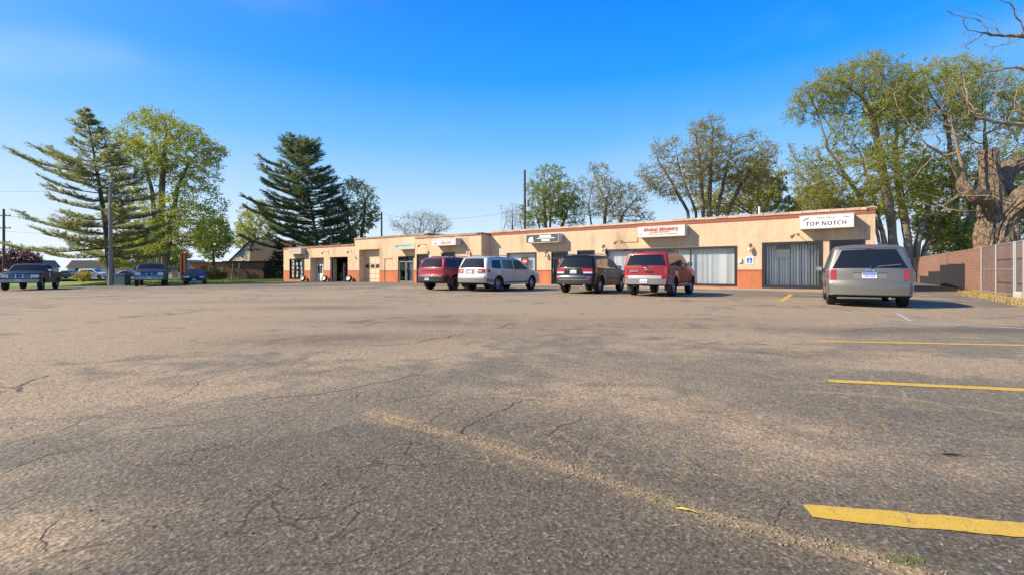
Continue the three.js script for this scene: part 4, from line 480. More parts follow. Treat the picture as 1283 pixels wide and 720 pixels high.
park(pickup({
  name: 'pickup_truck', label: 'old dark green black pickup truck with chrome bumper parked at the lot edge', paint: dull(C(.010, .017, .019)),
  W: 2.0, belt: 1.18, tumble: .26, wheelR: .39, arch: .46, axles: [1.15, 4.55], sill: .46, round: .06, crown: .04,
  top: [[0, .52], [.004, .62, .02], [.03, 1.20, .03], [.06, 1.24, .02], [2.10, 1.22, .02], [2.13, 1.26, .02], [2.22, 1.70, .08], [2.34, 1.76, .08], [3.0, 1.77, .2], [3.25, 1.71, .12], [3.85, 1.24, .1], [5.15, 1.14, .15], [5.27, 1.06, .05], [5.3, .60, .02], [5.31, .50]],
  windows: [[[[2.28, 1.28], [3.66, 1.25]], [[2.38, 1.64], [3.18, 1.63]]]], rearWin: null, shield: [3.30, 3.80, .94, .98], seams: [2.16, 3.5], handles: [[2.4, 1.08]], mirror: [3.55, 1.28], mirrorMat: VM.chrome, rim: VM.alloy, spokes: 8, gr: [.80, 1.04], bp: [.52, .72], amber: true,
  more: K => { part('white_notice', K.side([[3.0, .86], [3.3, .86]], [[3.0, 1.14], [3.3, 1.14]], -1, .005, 2, 2), VM.plate, K.t); part('cargo_bed', merge([box(2.0, .02, 1.5, 1.08 - K.xc, 1.26, 0)]), VM.black, K.t); }
}), 28.5, 363.4, true, -.53, .85);
park(pickup({
  name: 'pickup_truck', label: 'newer dark blue grey crew cab pickup truck parked beside the navy sedan', paint: dull(C(.03, .036, .05)),
  W: 2.03, belt: 1.28, tumble: .24, wheelR: .40, arch: .48, axles: [1.2, 4.9], sill: .50, round: .08,
  top: [[0, .55], [.004, .66, .02], [.03, 1.34, .03], [.06, 1.38, .02], [1.75, 1.38, .02], [1.78, 1.42, .02], [1.95, 1.86, .08], [2.1, 1.93, .08], [3.2, 1.95, .3], [3.6, 1.88, .2], [4.25, 1.38, .12], [5.5, 1.30, .2], [5.72, 1.18, .08], [5.80, .66, .04], [5.81, .52]],
  windows: [[[[2.06, 1.44], [2.95, 1.42]], [[2.14, 1.80], [2.93, 1.82]]], [[[3.02, 1.42], [4.05, 1.40]], [[3.0, 1.82], [3.5, 1.79]]]], shield: [3.66, 4.20, .92, .98], seams: [1.85, 2.98, 3.95], handles: [[2.15, 1.24], [3.1, 1.24]], mirror: [3.85, 1.42], rim: VM.alloy, spokes: 6, gr: [.86, 1.16], bp: [.56, .78]
}), 187.5, 358.6, true, -.55, .835);
// navy sedan
const navy = dull(C(.008, .013, .035));
park(makeCar({
  name: 'sedan', label: 'dark navy sedan parked beside the crew cab pickup truck', category: 'sedan', paint: navy,
  W: 1.80, belt: .92, tumble: .36, wheelR: .32, arch: .36, axles: [.95, 3.65], sill: .22, bulgeR: .18, bulgeF: .34, round: .10,
  top: [[0, .38], [.02, .70, .06], [.06, .98, .08], [.62, 1.04, .15], [1.35, 1.40, .3], [2.0, 1.46, .4], [2.5, 1.42, .3], [3.45, .98, .3], [4.3, .80, .3], [4.55, .62, .12], [4.6, .28]],
  windows: [[[[.98, 1.02], [1.95, .99]], [[1.38, 1.30], [1.93, 1.36]]], [[[2.0, .99], [3.1, .98]], [[1.98, 1.36], [2.45, 1.33]]]], shield: [2.56, 3.38, .86, .96], rearWin: null, seams: [1.0, 1.97, 3.05], handles: [[1.15, .88], [2.1, .88]], mirror: [2.9, .98], rim: VM.alloy,
  detail: K => { const f = K.sFront; part('rear_window', K.strip(K.sX(.72), K.sX(1.32), -.92, .92, .004, 6, 8), VM.glass, K.t); K.mirror('headlight', f(.60), f(.74), .5, .98, VM.clear, .012, 4, 6); part('grille', K.strip(f(.46), f(.66), -.42, .42, .01, 4, 8), VM.black, K.t); part('lower_grille', K.strip(f(.31), f(.40), -.7, .7, .01, 3, 8), VM.black, K.t); plateOn(K, .48, false, true); part('emblem', new THREE.TorusGeometry(.05, .012, 6, 16).rotateY(Math.PI / 2).translate(...K.S(f(.66), 0, .02)), VM.chrome, K.t); K.mirror('tail_light', K.sRear(.75), K.sRear(.92), .6, 1, VM.lampred, .01); part('chrome_strip', K.strip(f(.285), f(.305), -.7, .7, .012, 1, 8), VM.chrome, K.t); }
}), 243.5, 356.2, true, -.52, .855);

// ---------------------------------------------------------------- trees
class Acc { constructor() { this.p = []; this.n = []; this.c = []; }
  tri(a, b, c, col, nn) { const e1 = [b[0] - a[0], b[1] - a[1], b[2] - a[2]], e2 = [c[0] - a[0], c[1] - a[1], c[2] - a[2]]; let fx = e1[1] * e2[2] - e1[2] * e2[1], fy = e1[2] * e2[0] - e1[0] * e2[2], fz = e1[0] * e2[1] - e1[1] * e2[0]; if (fx * nn[0] + fy * nn[1] + fz * nn[2] < 0) { const q = b; b = c; c = q; fx = -fx; fy = -fy; fz = -fz; } const l = Math.hypot(fx, fy, fz) || 1; nn = [fx / l * .6 + nn[0] * .4, fy / l * .6 + nn[1] * .4, fz / l * .6 + nn[2] * .4]; this.p.push(a[0], a[1], a[2], b[0], b[1], b[2], c[0], c[1], c[2]); for (let k = 0; k < 3; k++) { this.c.push(col[0], col[1], col[2]); } this.n.push(nn[0], nn[1], nn[2], nn[0], nn[1], nn[2], nn[0], nn[1], nn[2]); }
  geo(useColor = true) { const g = new THREE.BufferGeometry(); g.setAttribute('position', new THREE.Float32BufferAttribute(this.p, 3)); g.setAttribute('normal', new THREE.Float32BufferAttribute(this.n, 3)); if (useColor) g.setAttribute('color', new THREE.Float32BufferAttribute(this.c, 3)); return g; } }
const barkMat = (c) => { return new THREE.MeshStandardMaterial({ color: c, roughness: .95 }); };
const leafMat = new THREE.MeshPhysicalMaterial({ vertexColors: true, roughness: 1, side: THREE.DoubleSide, transmission: .5, thickness: 0, specularIntensity: .3 });
const needleMat = new THREE.MeshStandardMaterial({ vertexColors: true, roughness: .75, side: THREE.DoubleSide });
function leafQuad(A, R, x, y, z, s, col, asp = .55) { // a folded leaf, two faces
  const th = R() * 6.283, cp = R() * 2 - 1, sp = Math.sqrt(1 - cp * cp), d = [sp * Math.cos(th), cp * .8, sp * Math.sin(th)], t2 = R() * 6.283; let u = [Math.cos(t2), R() - .5, Math.sin(t2)]; const cr = (a, b) => [a[1] * b[2] - a[2] * b[1], a[2] * b[0] - a[0] * b[2], a[0] * b[1] - a[1] * b[0]], nm = v => { const l = Math.hypot(...v) || 1; return v.map(q => q / l); }; const w = nm(cr(d, u)), n = nm(cr(w, d)), h = s * asp / 2, f = s * .18;
  const a = [x, y, z], b = [x + d[0] * s, y + d[1] * s, z + d[2] * s], m = [x + d[0] * s * .5, y + d[1] * s * .5, z + d[2] * s * .5], l = m.map((q, i) => q + w[i] * h + n[i] * f), r = m.map((q, i) => q - w[i] * h + n[i] * f), k = 1.05 + R() * .5, c = [col[0] * k, col[1] * k, col[2] * k];
  A.tri(a, l, b, c, nm(cr(l.map((q, i) => q - a[i]), b.map((q, i) => q - a[i])))); A.tri(a, b, r, c, nm(cr(b.map((q, i) => q - a[i]), r.map((q, i) => q - a[i]))));
}
function grow(R, stems, attract, { step = .4, kill = .6, infl = 4, up = .12, wob = .25, iters = 90, max = 9000 }) {
  const P = [], par = [], kids = []; const add = (p, q) => { P.push(p); par.push(q); kids.push(0); if (q >= 0) kids[q]++; return P.length - 1; };
  for (const st of stems) { let last = st.from ?? -1; st.pts.forEach((p, i) => { if (i && last >= 0) { const a = P[last], L = Math.hypot(p[0] - a[0], p[1] - a[1], p[2] - a[2]), n = Math.max(1, Math.round(L / step)); for (let k = 1; k <= n; k++) { const f = k / n, wb = k < n ? step * wob * .35 : 0; last = add([lerp(a[0], p[0], f) + (R() - .5) * wb, lerp(a[1], p[1], f), lerp(a[2], p[2], f) + (R() - .5) * wb], last); } } else if (last < 0) last = add(p, -1); else { last = add(p, last); } }); }
  const A = attract.map(p => ({ p, n: -1, d: 1e9, live: true })); let from = 0;
  for (let it = 0; it < iters && P.length < max; it++) {
    for (const a of A) if (a.live) { for (let i = from; i < P.length; i++) { const q = P[i], d = (q[0] - a.p[0]) ** 2 + (q[1] - a.p[1]) ** 2 + (q[2] - a.p[2]) ** 2; if (d < a.d) { a.d = d; a.n = i; } } if (a.d < kill * kill) a.live = false; }
    from = P.length; const acc = new Map(); for (const a of A) if (a.live && a.d < infl * infl) { const l = Math.sqrt(a.d), q = P[a.n]; let v = acc.get(a.n); if (!v) acc.set(a.n, v = [0, 0, 0]); v[0] += (a.p[0] - q[0]) / l; v[1] += (a.p[1] - q[1]) / l; v[2] += (a.p[2] - q[2]) / l; }
    if (!acc.size) break;
    for (const [i, v] of acc) { if (kids[i] > 3) { continue; } const l = Math.hypot(...v) || 1, q = P[i], d = [v[0] / l + (R() - .5) * wob, v[1] / l + up + (R() - .5) * wob, v[2] / l + (R() - .5) * wob], m = Math.hypot(...d); add([q[0] + d[0] / m * step, q[1] + d[1] / m * step, q[2] + d[2] / m * step], i); }
  }
  return { P, par, kids };
}
function skin(tr, base, tip = .012, ex = 2.3, crownStart = 0) { const n = tr.P.length, v = new Float64Array(n); for (let i = n - 1; i >= 0; i--) { if (v[i] === 0) v[i] = 1; if (tr.par[i] >= 0) v[tr.par[i]] += v[i]; } const top = Math.max(...v), r = Array.from(v, q => tip + (base - tip) * Math.pow((q - 1) / Math.max(1, top - 1), 1 / ex)); return r; }
function limbs(tr, r, Acl, col, bark = null) {
  const { P, par } = tr; for (let i = 0; i < P.length; i++) { const q = par[i]; if (q < 0) continue; const a = P[q], b = P[i], ra = Math.min(r[q], r[i] * 1.35), rb = r[i], k = rb > .12 ? 9 : rb > .04 ? 5 : 3; let d = [b[0] - a[0], b[1] - a[1], b[2] - a[2]]; const L = Math.hypot(...d); if (L < 1e-5) continue; d = d.map(x => x / L); let u = Math.abs(d[1]) < .9 ? [d[2], 0, -d[0]] : [0, -d[2], d[1]]; const ul = Math.hypot(...u); u = u.map(x => x / ul); const w = [d[1] * u[2] - d[2] * u[1], d[2] * u[0] - d[0] * u[2], d[0] * u[1] - d[1] * u[0]];
    const ring = (c, rr) => Array.from({ length: k }, (_, j) => { const t = j / k * 6.2832, x = Math.cos(t), y = Math.sin(t); return { p: [c[0] + rr * (u[0] * x + w[0] * y), c[1] + rr * (u[1] * x + w[1] * y), c[2] + rr * (u[2] * x + w[2] * y)], n: [u[0] * x + w[0] * y, u[1] * x + w[1] * y, u[2] * x + w[2] * y] }; }); const A = ring(a, ra), B = ring([b[0] + d[0] * rb * .4, b[1] + d[1] * rb * .4, b[2] + d[2] * rb * .4], rb), s = .8 + hash(i, k) * .4;
    for (let j = 0; j < k; j++) { const m = (j + 1) % k; const push = (x) => { Acl.p.push(...x.p); Acl.n.push(...x.n); Acl.c.push(col[0] * s, col[1] * s, col[2] * s); }; push(A[j]); push(B[m]); push(B[j]); push(A[j]); push(A[m]); push(B[m]); } }
}
const woodMat = new THREE.MeshStandardMaterial({ vertexColors: true, roughness: .95 });
function ellip(R, c, r, n, shell = .55, keep) { const o = []; let guard = 0; while (o.length < n && guard++ < n * 40) { const x = R() * 2 - 1, y = R() * 2 - 1, z = R() * 2 - 1, l = Math.hypot(x, y, z); if (l > 1 || (l < shell && R() > .35)) continue; const p = [c[0] + x * r[0], c[1] + y * r[1], c[2] + z * r[2]]; if (vn(p[0] * .42 + p[2] * .31 + 50, p[1] * .48 - p[2] * .2 + 50) < .40 || (keep && !keep(p))) continue; o.push(p); } return o; }
// spec: D depth, base pixel, crowns as [u, v, ru, rv] in photo pixels at that depth
function leafTree(s) {
  const R = rngOf(s.seed), k = s.D / FL, base = at(s.u, HY, s.D), gnd = gy(base[0]); const t = thing(s.name, s.label, 'tree', [base[0], gnd, base[2]], 0, s.group);
  const loc = (u, v, dz = 0) => { const p = at(u, v, s.D); return [p[0] - base[0], p[1] - gnd, dz]; };
  let at_ = []; for (const [u, v, ru, rv, n, dz = 0, dep = 1] of s.crowns) at_ = at_.concat(ellip(R, loc(u, v, dz), [ru * k, rv * k, ru * k * dep * .9], n * (s.dens ?? 1.9), s.shell ?? .5));
  const stems = s.stems.map(st => ({ pts: st.map(([u, v, dz = 0]) => loc(u, v, dz)) })); for (const st of stems) st.pts[0][1] = -.2;
  const tr = grow(R, stems, at_, { step: s.step ?? .42, kill: (s.kill ?? .6) * .72, infl: s.infl ?? 5, up: s.up ?? .1, wob: s.wob ?? .3 });
  const r = skin(tr, s.r, s.tip ?? .014, s.ex ?? 1.35), W = new Acc(); limbs(tr, r, W, s.bark); 
  const lf = new Acc(), cols = s.leaf, sz = (s.size ?? .17) * .82, th = s.thin ?? .035;
  // fine twigs at the ends, then leaves on them
  for (let i = 0; i < tr.P.length; i++) if (r[i] < th) { const p = tr.P[i]; const q = tr.par[i] >= 0 ? tr.P[tr.par[i]] : p; const dir = [p[0] - q[0], p[1] - q[1], p[2] - q[2]], l = Math.hypot(...dir) || 1;
    const nt = (s.twigs ?? 2) + 2; for (let m = 0; m < nt; m++) { const L = (s.twigL ?? .65) * (.5 + R()), d = [dir[0] / l + (R() - .5) * 1.5, dir[1] / l + (R() - .5) * 1.5 + (s.twigUp ?? .2), dir[2] / l + (R() - .5) * 1.5], dl = Math.hypot(...d), e = [p[0] + d[0] / dl * L, p[1] + d[1] / dl * L, p[2] + d[2] / dl * L]; const pw = [d[2] / dl * .008, 0, -d[0] / dl * .008], cc = s.bark.map(x => x * (.8 + R() * .4)); W.tri([p[0] + pw[0], p[1], p[2] + pw[2]], [p[0] - pw[0], p[1] + .008, p[2] - pw[2]], e, cc, [0, .7, .7]);
      const nl = s.leaves * 1.9 * (.25 + R() * 1.4); for (let a = 0; a < nl; a++) { const f = .35 + .65 * R(), c = cols[Math.floor(R() * cols.length)], j = (s.spread ?? .18) * .7; leafQuad(lf, R, lerp(p[0], e[0], f) + (R() - .5) * j, lerp(p[1], e[1], f) + (R() - .5) * j, lerp(p[2], e[2], f) + (R() - .5) * j, sz * (.6 + R() * .8), c, s.asp ?? .55); } } }
  part('trunk', W.geo(), woodMat, t); if (lf.p.length) part('crown', lf.geo(), s.mat || leafMat, t);
  leafTree.tris = (leafTree.tris || 0) + (W.p.length + lf.p.length) / 9; return t;
}
const YG = [[.32, .34, .05], [.38, .36, .06], [.26, .30, .05], [.34, .31, .08]], LG = [[.22, .27, .05], [.28, .29, .06], [.33, .31, .08]], OL = [[.32, .26, .10], [.36, .28, .12], [.27, .25, .09], [.24, .26, .07]];
const BR = [.20, .155, .115], BD_ = [.15, .12, .092], BG = [.25, .205, .16];

// tall spring tree at the left, sparse fresh leaves
leafTree({ name: 'deciduous_tree', label: 'tall forked spring tree with sparse yellow green leaves behind the crew cab pickup', seed: 11, D: 66, u: 202, r: .46, bark: BD_, leaf: YG.concat([[.34, .36, .06]]), leaves: 3.0, size: .33, thin: .055, twigs: 2, twigL: .8, spread: .7, kill: 1.0, step: .55, infl: 7, up: .1,
  stems: [[[202, 350], [201, 290], [200, 265]], [[201.5, 290], [190, 240], [180, 200]], [[201, 280], [222, 235], [236, 205]], [[200.5, 265], [203, 220], [206, 180]]], crowns: [[180, 200, 42, 55, 280], [232, 190, 46, 48, 300], [205, 170, 40, 32, 200], [240, 265, 42, 45, 200], [175, 270, 38, 40, 110], [215, 300, 50, 22, 80]] });
// tree behind the pine
leafTree({ name: 'deciduous_tree', label: 'slim grey green tree standing behind the tyre shop', seed: 12, D: 78, u: 446, r: .3, bark: BD_, leaf: [[.24, .26, .11], [.28, .30, .13], [.2, .23, .08]], leaves: 3, size: .36, thin: .06, spread: .6, kill: .9, step: .55, stems: [[[446, 345], [446, 300]], [[446, 305], [434, 260]], [[446, 300], [458, 255]]], crowns: [[447, 262, 27, 38, 330], [440, 300, 20, 20, 80]] });
leafTree({ name: 'deciduous_tree', label: 'pale yellow green young tree between the dark pine and the tall forked tree', seed: 13, D: 82, u: 322, r: .25, bark: BD_, leaf: [[.36, .38, .09], [.4, .4, .12], [.3, .34, .08]], leaves: 3, size: .36, thin: .06, spread: .6, kill: .9, step: .55, stems: [[[322, 345], [320, 300]]], crowns: [[322, 280, 26, 28, 240], [305, 305, 20, 16, 80]] });
leafTree({ name: 'deciduous_tree', label: 'low bright green tree beside the steep roofed house', seed: 14, D: 74, u: 268, r: .2, bark: BD_, leaf: [[.24, .33, .07], [.3, .36, .08], [.18, .26, .06]], leaves: 4, size: .34, thin: .06, spread: .6, kill: .8, step: .5, stems: [[[268, 345], [267, 320]]], crowns: [[266, 300, 22, 26, 260]] });
leafTree({ name: 'deciduous_tree', label: 'bushy olive green tree behind the grey concrete pole', seed: 15, D: 76, u: 172, r: .25, bark: BD_, leaf: LG, leaves: 4, size: .36, thin: .06, spread: .7, kill: .9, step: .5, stems: [[[172, 345], [172, 325]]], crowns: [[160, 315, 40, 22, 260], [205, 320, 30, 16, 140]] });
// two trees beyond the roof beside the utility pole
leafTree({ name: 'deciduous_tree', label: 'green many stemmed tree beyond the roof beside the wooden utility pole', seed: 21, D: 62, u: 688, r: .24, bark: BD_, leaf: LG.concat([[.14, .2, .05]]), leaves: 3.4, size: .24, thin: .045, spread: .4, kill: .7, step: .45, stems: [[[686, 340], [680, 300], [670, 262]], [[688, 340], [689, 295], [690, 255]], [[690, 340], [698, 300], [712, 262]], [[687, 340], [684, 290], [681, 240]]], crowns: [[692, 245, 34, 38, 420], [672, 260, 22, 28, 160], [715, 265, 18, 28, 120]] });
leafTree({ name: 'deciduous_tree', label: 'thin olive brown budding tree beyond the roof behind the charcoal sign', seed: 22, D: 60, u: 752, r: .22, bark: BD_, leaf: OL, leaves: 2, size: .22, thin: .04, spread: .4, kill: .65, step: .45, stems: [[[750, 340], [744, 300], [738, 262]], [[752, 340], [756, 298], [760, 250]], [[754, 340], [770, 300], [782, 266]]], crowns: [[750, 240, 30, 34, 300], [780, 258, 28, 30, 230], [806, 282, 16, 16, 50]] });
// wide fan of stems beyond the roof
leafTree({ name: 'deciduous_tree', label: 'wide fan shaped tree of many dark stems rising behind the shop roof', seed: 23, D: 46, u: 885, r: .19, bark: BD_, leaf: OL, leaves: 2.4, size: .17, thin: .035, twigs: 3, spread: .3, kill: .55, step: .4, ex: 1.4, up: .05,
  stems: [[[872, 340], [862, 265], [838, 222], [824, 200]], [[878, 340], [872, 265], [852, 215], [846, 180]], [[884, 340], [881, 260], [878, 210], [872, 170]], [[888, 340], [889, 260], [891, 205], [893, 165]], [[892, 340], [900, 260], [910, 215], [918, 178]], [[897, 340], [912, 265], [930, 230], [948, 205]], [[900, 340], [922, 272], [950, 245]]], crowns: [[850, 208, 44, 44, 420], [892, 190, 44, 40, 420], [932, 205, 40, 40, 360], [820, 215, 20, 28, 90]] });
leafTree({ name: 'deciduous_tree', label: 'yellow green leafy tree rising behind the fan shaped tree', seed: 24, D: 56, u: 950, r: .25, bark: BD_, leaf: [[.30, .28, .04], [.25, .26, .04], [.34, .3, .05]], leaves: 4.5, size: .26, thin: .05, spread: .5, kill: .75, step: .45, stems: [[[950, 340], [948, 270]]], crowns: [[948, 235, 34, 36, 420], [905, 250, 34, 22, 160], [985, 262, 20, 16, 80]] });
// right hand group
leafTree({ name: 'deciduous_tree', label: 'tall arching pale green tree behind the end of the shops', seed: 31, D: 42, u: 1113, r: .31, bark: BR, leaf: YG.concat([[.19, .2, .06]]), leaves: 3.2, size: .18, asp: .42, thin: .034, twigs: 3, twigL: .6, spread: .3, kill: .58, step: .42, up: .12, ex: 1.4,
  stems: [[[1118, 352], [1110, 300], [1092, 240], [1078, 190]], [[1116, 352], [1106, 290], [1070, 235], [1040, 190]], [[1120, 352], [1118, 290], [1108, 220], [1095, 150]], [[1114, 352], [1098, 285], [1060, 262], [1030, 255]]], crowns: [[1035, 155, 46, 64, 620], [1085, 130, 50, 60, 560], [1060, 215, 62, 54, 420], [1030, 245, 28, 26, 120], [1120, 105, 34, 34, 180], [1075, 270, 30, 20, 80]] });
leafTree({ name: 'deciduous_tree', label: 'bright yellow green tree of leaning trunks above the brick wall', seed: 32, D: 45, u: 1145, r: .34, bark: BG, leaf: [[.42, .40, .03], [.36, .37, .035], [.46, .42, .04], [.28, .3, .05]], leaves: 4.4, size: .22, thin: .04, twigs: 2, spread: .38, kill: .7, step: .46, ex: 1.4,
  stems: [[[1140, 356], [1138, 300], [1128, 240], [1122, 180]], [[1145, 356], [1150, 305], [1166, 250], [1172, 195]], [[1136, 356], [1122, 300], [1118, 255], [1108, 200]], [[1150, 356], [1160, 310], [1185, 270]]], crowns: [[1120, 170, 36, 54, 320], [1130, 235, 38, 44, 260], [1175, 240, 32, 52, 240], [1200, 290, 42, 26, 180]] });
leafTree({ name: 'deciduous_tree', label: 'broad light green tree crown behind the gnarled trunk', seed: 33, D: 44, u: 1205, r: .28, bark: BR, leaf: YG, leaves: 3.4, size: .19, asp: .42, thin: .035, twigs: 3, spread: .35, kill: .6, step: .42, stems: [[[1205, 352], [1203, 290], [1190, 200]], [[1206, 352], [1215, 280], [1235, 190]]], crowns: [[1180, 120, 56, 46, 460], [1240, 130, 50, 50, 380], [1225, 215, 60, 50, 240], [1270, 200, 30, 60, 140]] });
leafTree({ name: 'deciduous_tree', label: 'low olive thicket tree just behind the brick wall', seed: 34, D: 46, u: 1190, r: .2, bark: BR, leaf: OL.concat(LG), leaves: 4, size: .24, thin: .05, spread: .5, kill: .75, step: .45, stems: [[[1180, 350], [1178, 325]], [[1215, 350], [1220, 320]], [[1255, 350], [1262, 315]]], crowns: [[1175, 300, 40, 32, 260], [1225, 290, 40, 40, 260], [1275, 280, 34, 50, 220]] });
leafTree({ name: 'deciduous_tree', label: 'distant green tree seen low between the fan shaped tree and the shop end', seed: 35, D: 62, u: 1020, r: .2, bark: BD_, leaf: LG, leaves: 4, size: .3, thin: .06, spread: .6, kill: .9, step: .5, stems: [[[1020, 345], [1020, 290]]], crowns: [[1015, 255, 30, 24, 260], [1060, 268, 30, 18, 140]] });
// bare shrubs far behind the roof
for (const [u, v, ru, rv, D, seed, lab] of [[527, 282, 40, 15, 84, 41, 'bare grey brown tree crown low behind the middle roof'], [642, 272, 14, 18, 84, 42, 'bare pale grey tree beside the wooden utility pole']]) leafTree({ name: 'bare_tree', label: lab, seed, D, u, r: .16, bark: [.2, .17, .16], leaf: OL, leaves: .3, size: .2, thin: .05, twigs: 4, twigL: 1.0, kill: .7, step: .5, stems: [[[u - 8, 345], [u - 12, 300]], [[u, 345], [u, 298]], [[u + 8, 345], [u + 14, 300]]], crowns: [[u, v, ru, rv, 300]] });
// purple leaved shrub and a yellow one at the far left
leafTree({ name: 'purple_tree', label: 'small purple red leaved tree behind the old dark pickup', seed: 43, D: 70, u: 18, r: .15, bark: BD_, leaf: [[.13, .05, .05], [.17, .07, .06], [.10, .045, .05]], leaves: 4, size: .3, thin: .06, spread: .6, kill: .7, step: .45, stems: [[[18, 348], [17, 335]]], crowns: [[18, 328, 26, 15, 240], [-8, 330, 20, 14, 100]] });
leafTree({ name: 'flowering_shrub', label: 'small yellow flowering shrub on the grass behind the old pickup', seed: 44, D: 56, u: 104, r: .05, bark: BD_, leaf: [[.42, .33, .03], [.35, .3, .04]], leaves: 8, size: .16, thin: .08, spread: .25, kill: .35, step: .25, stems: [[[104, 353], [104, 350]]], crowns: [[104, 348, 5, 5, 60]] });
leafTree({ name: 'flowering_shrub', label: 'orange red shrub beside the orange brick house', seed: 45, D: 66, u: 272, r: .05, bark: BD_, leaf: [[.35, .1, .05], [.3, .16, .05], [.2, .2, .05]], leaves: 8, size: .22, thin: .08, spread: .3, kill: .4, step: .3, stems: [[[272, 350], [272, 347]]], crowns: [[270, 346, 9, 5, 80]] });

// pines
function pine(s) {
  const R = rngOf(s.seed), base = at(s.u, HY, s.D), gnd = gy(base[0]), k = s.D / FL, t = thing(s.name, s.label, 'tree', [base[0], gnd, base[2]]);
  const H = s.H, top = [(s.topU - s.u) * k, H, 0], W = new Acc(), N = new Acc(), tr = { P: [], par: [] };
  const tp = f => [top[0] * (f * f * .4 + f * .6) + Math.sin(f * 7) * .08, H * f, Math.sin(f * 5 + 1) * .1]; const n = 40; const r = []; for (let i = 0; i <= n; i++) { tr.P.push(tp(i / n)); tr.par.push(i - 1); r.push(lerp(s.r, .03, Math.pow(i / n, .9))); } tr.P[0][1] = -.2; limbs(tr, r, W, s.bark);
  const tuft = (p, d, sz) => { const l = Math.hypot(...d) || 1; const c0 = s.cols[Math.floor(R() * s.cols.length)]; for (let a = 0; a < s.blades; a++) { const e = [d[0] / l * .7 + (R() - .5) * 1.7, d[1] / l * .7 + (R() - .5) * 1.2 + .35, d[2] / l * .7 + (R() - .5) * 1.7], el = Math.hypot(...e), L = sz * (.6 + R() * .7), w = .028 + R() * .03; const b = [p[0] + (R() - .5) * .18, p[1] + (R() - .5) * .1, p[2] + (R() - .5) * .18], q = [b[0] + e[0] / el * L, b[1] + e[1] / el * L, b[2] + e[2] / el * L], sd = [e[2] / el * w, (R() - .5) * w, -e[0] / el * w], kk = 1.0 + R() * .7; const nn = [R() - .5, .6 + R() * .4, R() - .5], nl = Math.hypot(...nn); N.tri([b[0] + sd[0], b[1] + sd[1], b[2] + sd[2]], [b[0] - sd[0], b[1] - sd[1], b[2] - sd[2]], q, c0.map(x => x * kk), nn.map(x => x / nl)); } };
  let h = s.h0; while (h < .985) {
    const f = h, prof = s.profile(f), nb = f > .93 ? 4 : 4 + Math.floor(R() * 3), a0 = R() * 6.28;
    for (let b = 0; b < nb; b++) { const an = a0 + b / nb * 6.283 + (R() - .5) * .7, side = Math.cos(an), asym = s.asym ? s.asym(f, side) : 1, L = prof * asym * (.6 + R() * .5); if (L < .25) continue; const p0 = tp(f), bt = { P: [p0], par: [-1] }, br = [.02 + L * .012], m = Math.max(3, Math.ceil(L / .45)), rise = s.rise(f) + (R() - .5) * .25; let q = p0; const dirs = [];
      for (let i = 1; i <= m; i++) { const g = i / m, el = rise + g * g * .5 - g * (1 - g) * .5; const st = L / m, d = [Math.cos(an + (R() - .5) * .3) * Math.cos(el), Math.sin(el), Math.sin(an + (R() - .5) * .3) * Math.cos(el)]; q = [q[0] + d[0] * st, q[1] + d[1] * st, q[2] + d[2] * st]; bt.P.push(q); bt.par.push(i - 1); br.push(Math.max(.008, br[0] * (1 - g * .85))); dirs.push(d);
        if (g > .28) { const ns = s.subs; for (let c = 0; c < ns; c++) { const sg = c % 2 ? 1 : -1, sl = (s.subL ?? .9) * (.4 + R() * .8) * (1.15 - Math.abs(g - .7)) * Math.min(1, L / 2.2), sa = an + sg * (.5 + R() * .7), sd = [Math.cos(sa), .16 + R() * .25, Math.sin(sa)]; const e = [q[0] + sd[0] * sl, q[1] + sd[1] * sl, q[2] + sd[2] * sl]; const nt = Math.max(2, Math.round(sl / .2)); for (let tt = 1; tt <= nt; tt++) { const ff = tt / nt; tuft([lerp(q[0], e[0], ff), lerp(q[1], e[1], ff), lerp(q[2], e[2], ff)], sd, s.needle); } W.tri([q[0], q[1] + .012, q[2]], [q[0], q[1] - .012, q[2]], e, s.bark, [0, 0, 1]); } tuft(q, d, s.needle); } }
      limbs(bt, br, W, s.bark); }
    h += s.gap * (.7 + R() * .6) / H;
  }
  for (let i = 0; i < 10; i++) tuft([top[0], H - i * .08, 0], [0, 1, 0], .3);
  part('trunk', W.geo(), woodMat, t); part('crown', N.geo(), leafMat, t); leafTree.tris += (W.p.length + N.p.length) / 9; return t;
}
pine({ name: 'pine_tree', label: 'large open white pine leaning over the grass behind the old dark pickup', seed: 51, D: 46, u: 140, topU: 105, H: 17.3, r: .36, bark: [.10, .08, .065], cols: [[.21, .24, .09], [.29, .30, .11], [.38, .35, .12], [.17, .21, .09]], blades: 6, needle: .34, subs: 4, subL: 1.0, h0: .16, gap: .72,
  profile: f => (f < .3 ? 5.8 + f * 3 : f < .68 ? 6.7 - (f - .3) * 5.5 : 4.2 * Math.pow((1 - f) / .32, .9)), asym: (f, c) => f > .55 && f < .70 && c < -.6 ? 1.42 : f < .3 && c < -.3 ? 1.12 : f > .35 && f < .62 && c > .6 ? .85 : .68, rise: f => f > .8 ? .45 : f > .5 ? .2 : .05 });
pine({ name: 'pine_tree', label: 'dense dark pine rising behind the corner of the tyre shop', seed: 52, D: 74, u: 402, topU: 372, H: 21.9, r: .34, bark: [.09, .07, .06], cols: [[.12, .17, .075], [.16, .20, .085], [.21, .24, .09], [.10, .14, .075]], blades: 7, needle: .40, subs: 4, subL: 1.2, h0: .14, gap: .62,
  profile: f => f < .35 ? 7.0 : f < .9 ? 7.2 - (f - .35) * 7 : 3.3 - (f - .9) * 20, asym: (f, c) => f > .82 ? .9 : c < -.5 ? 1.38 : c > .5 ? .9 : 1, rise: f => f > .8 ? .5 : .16 });
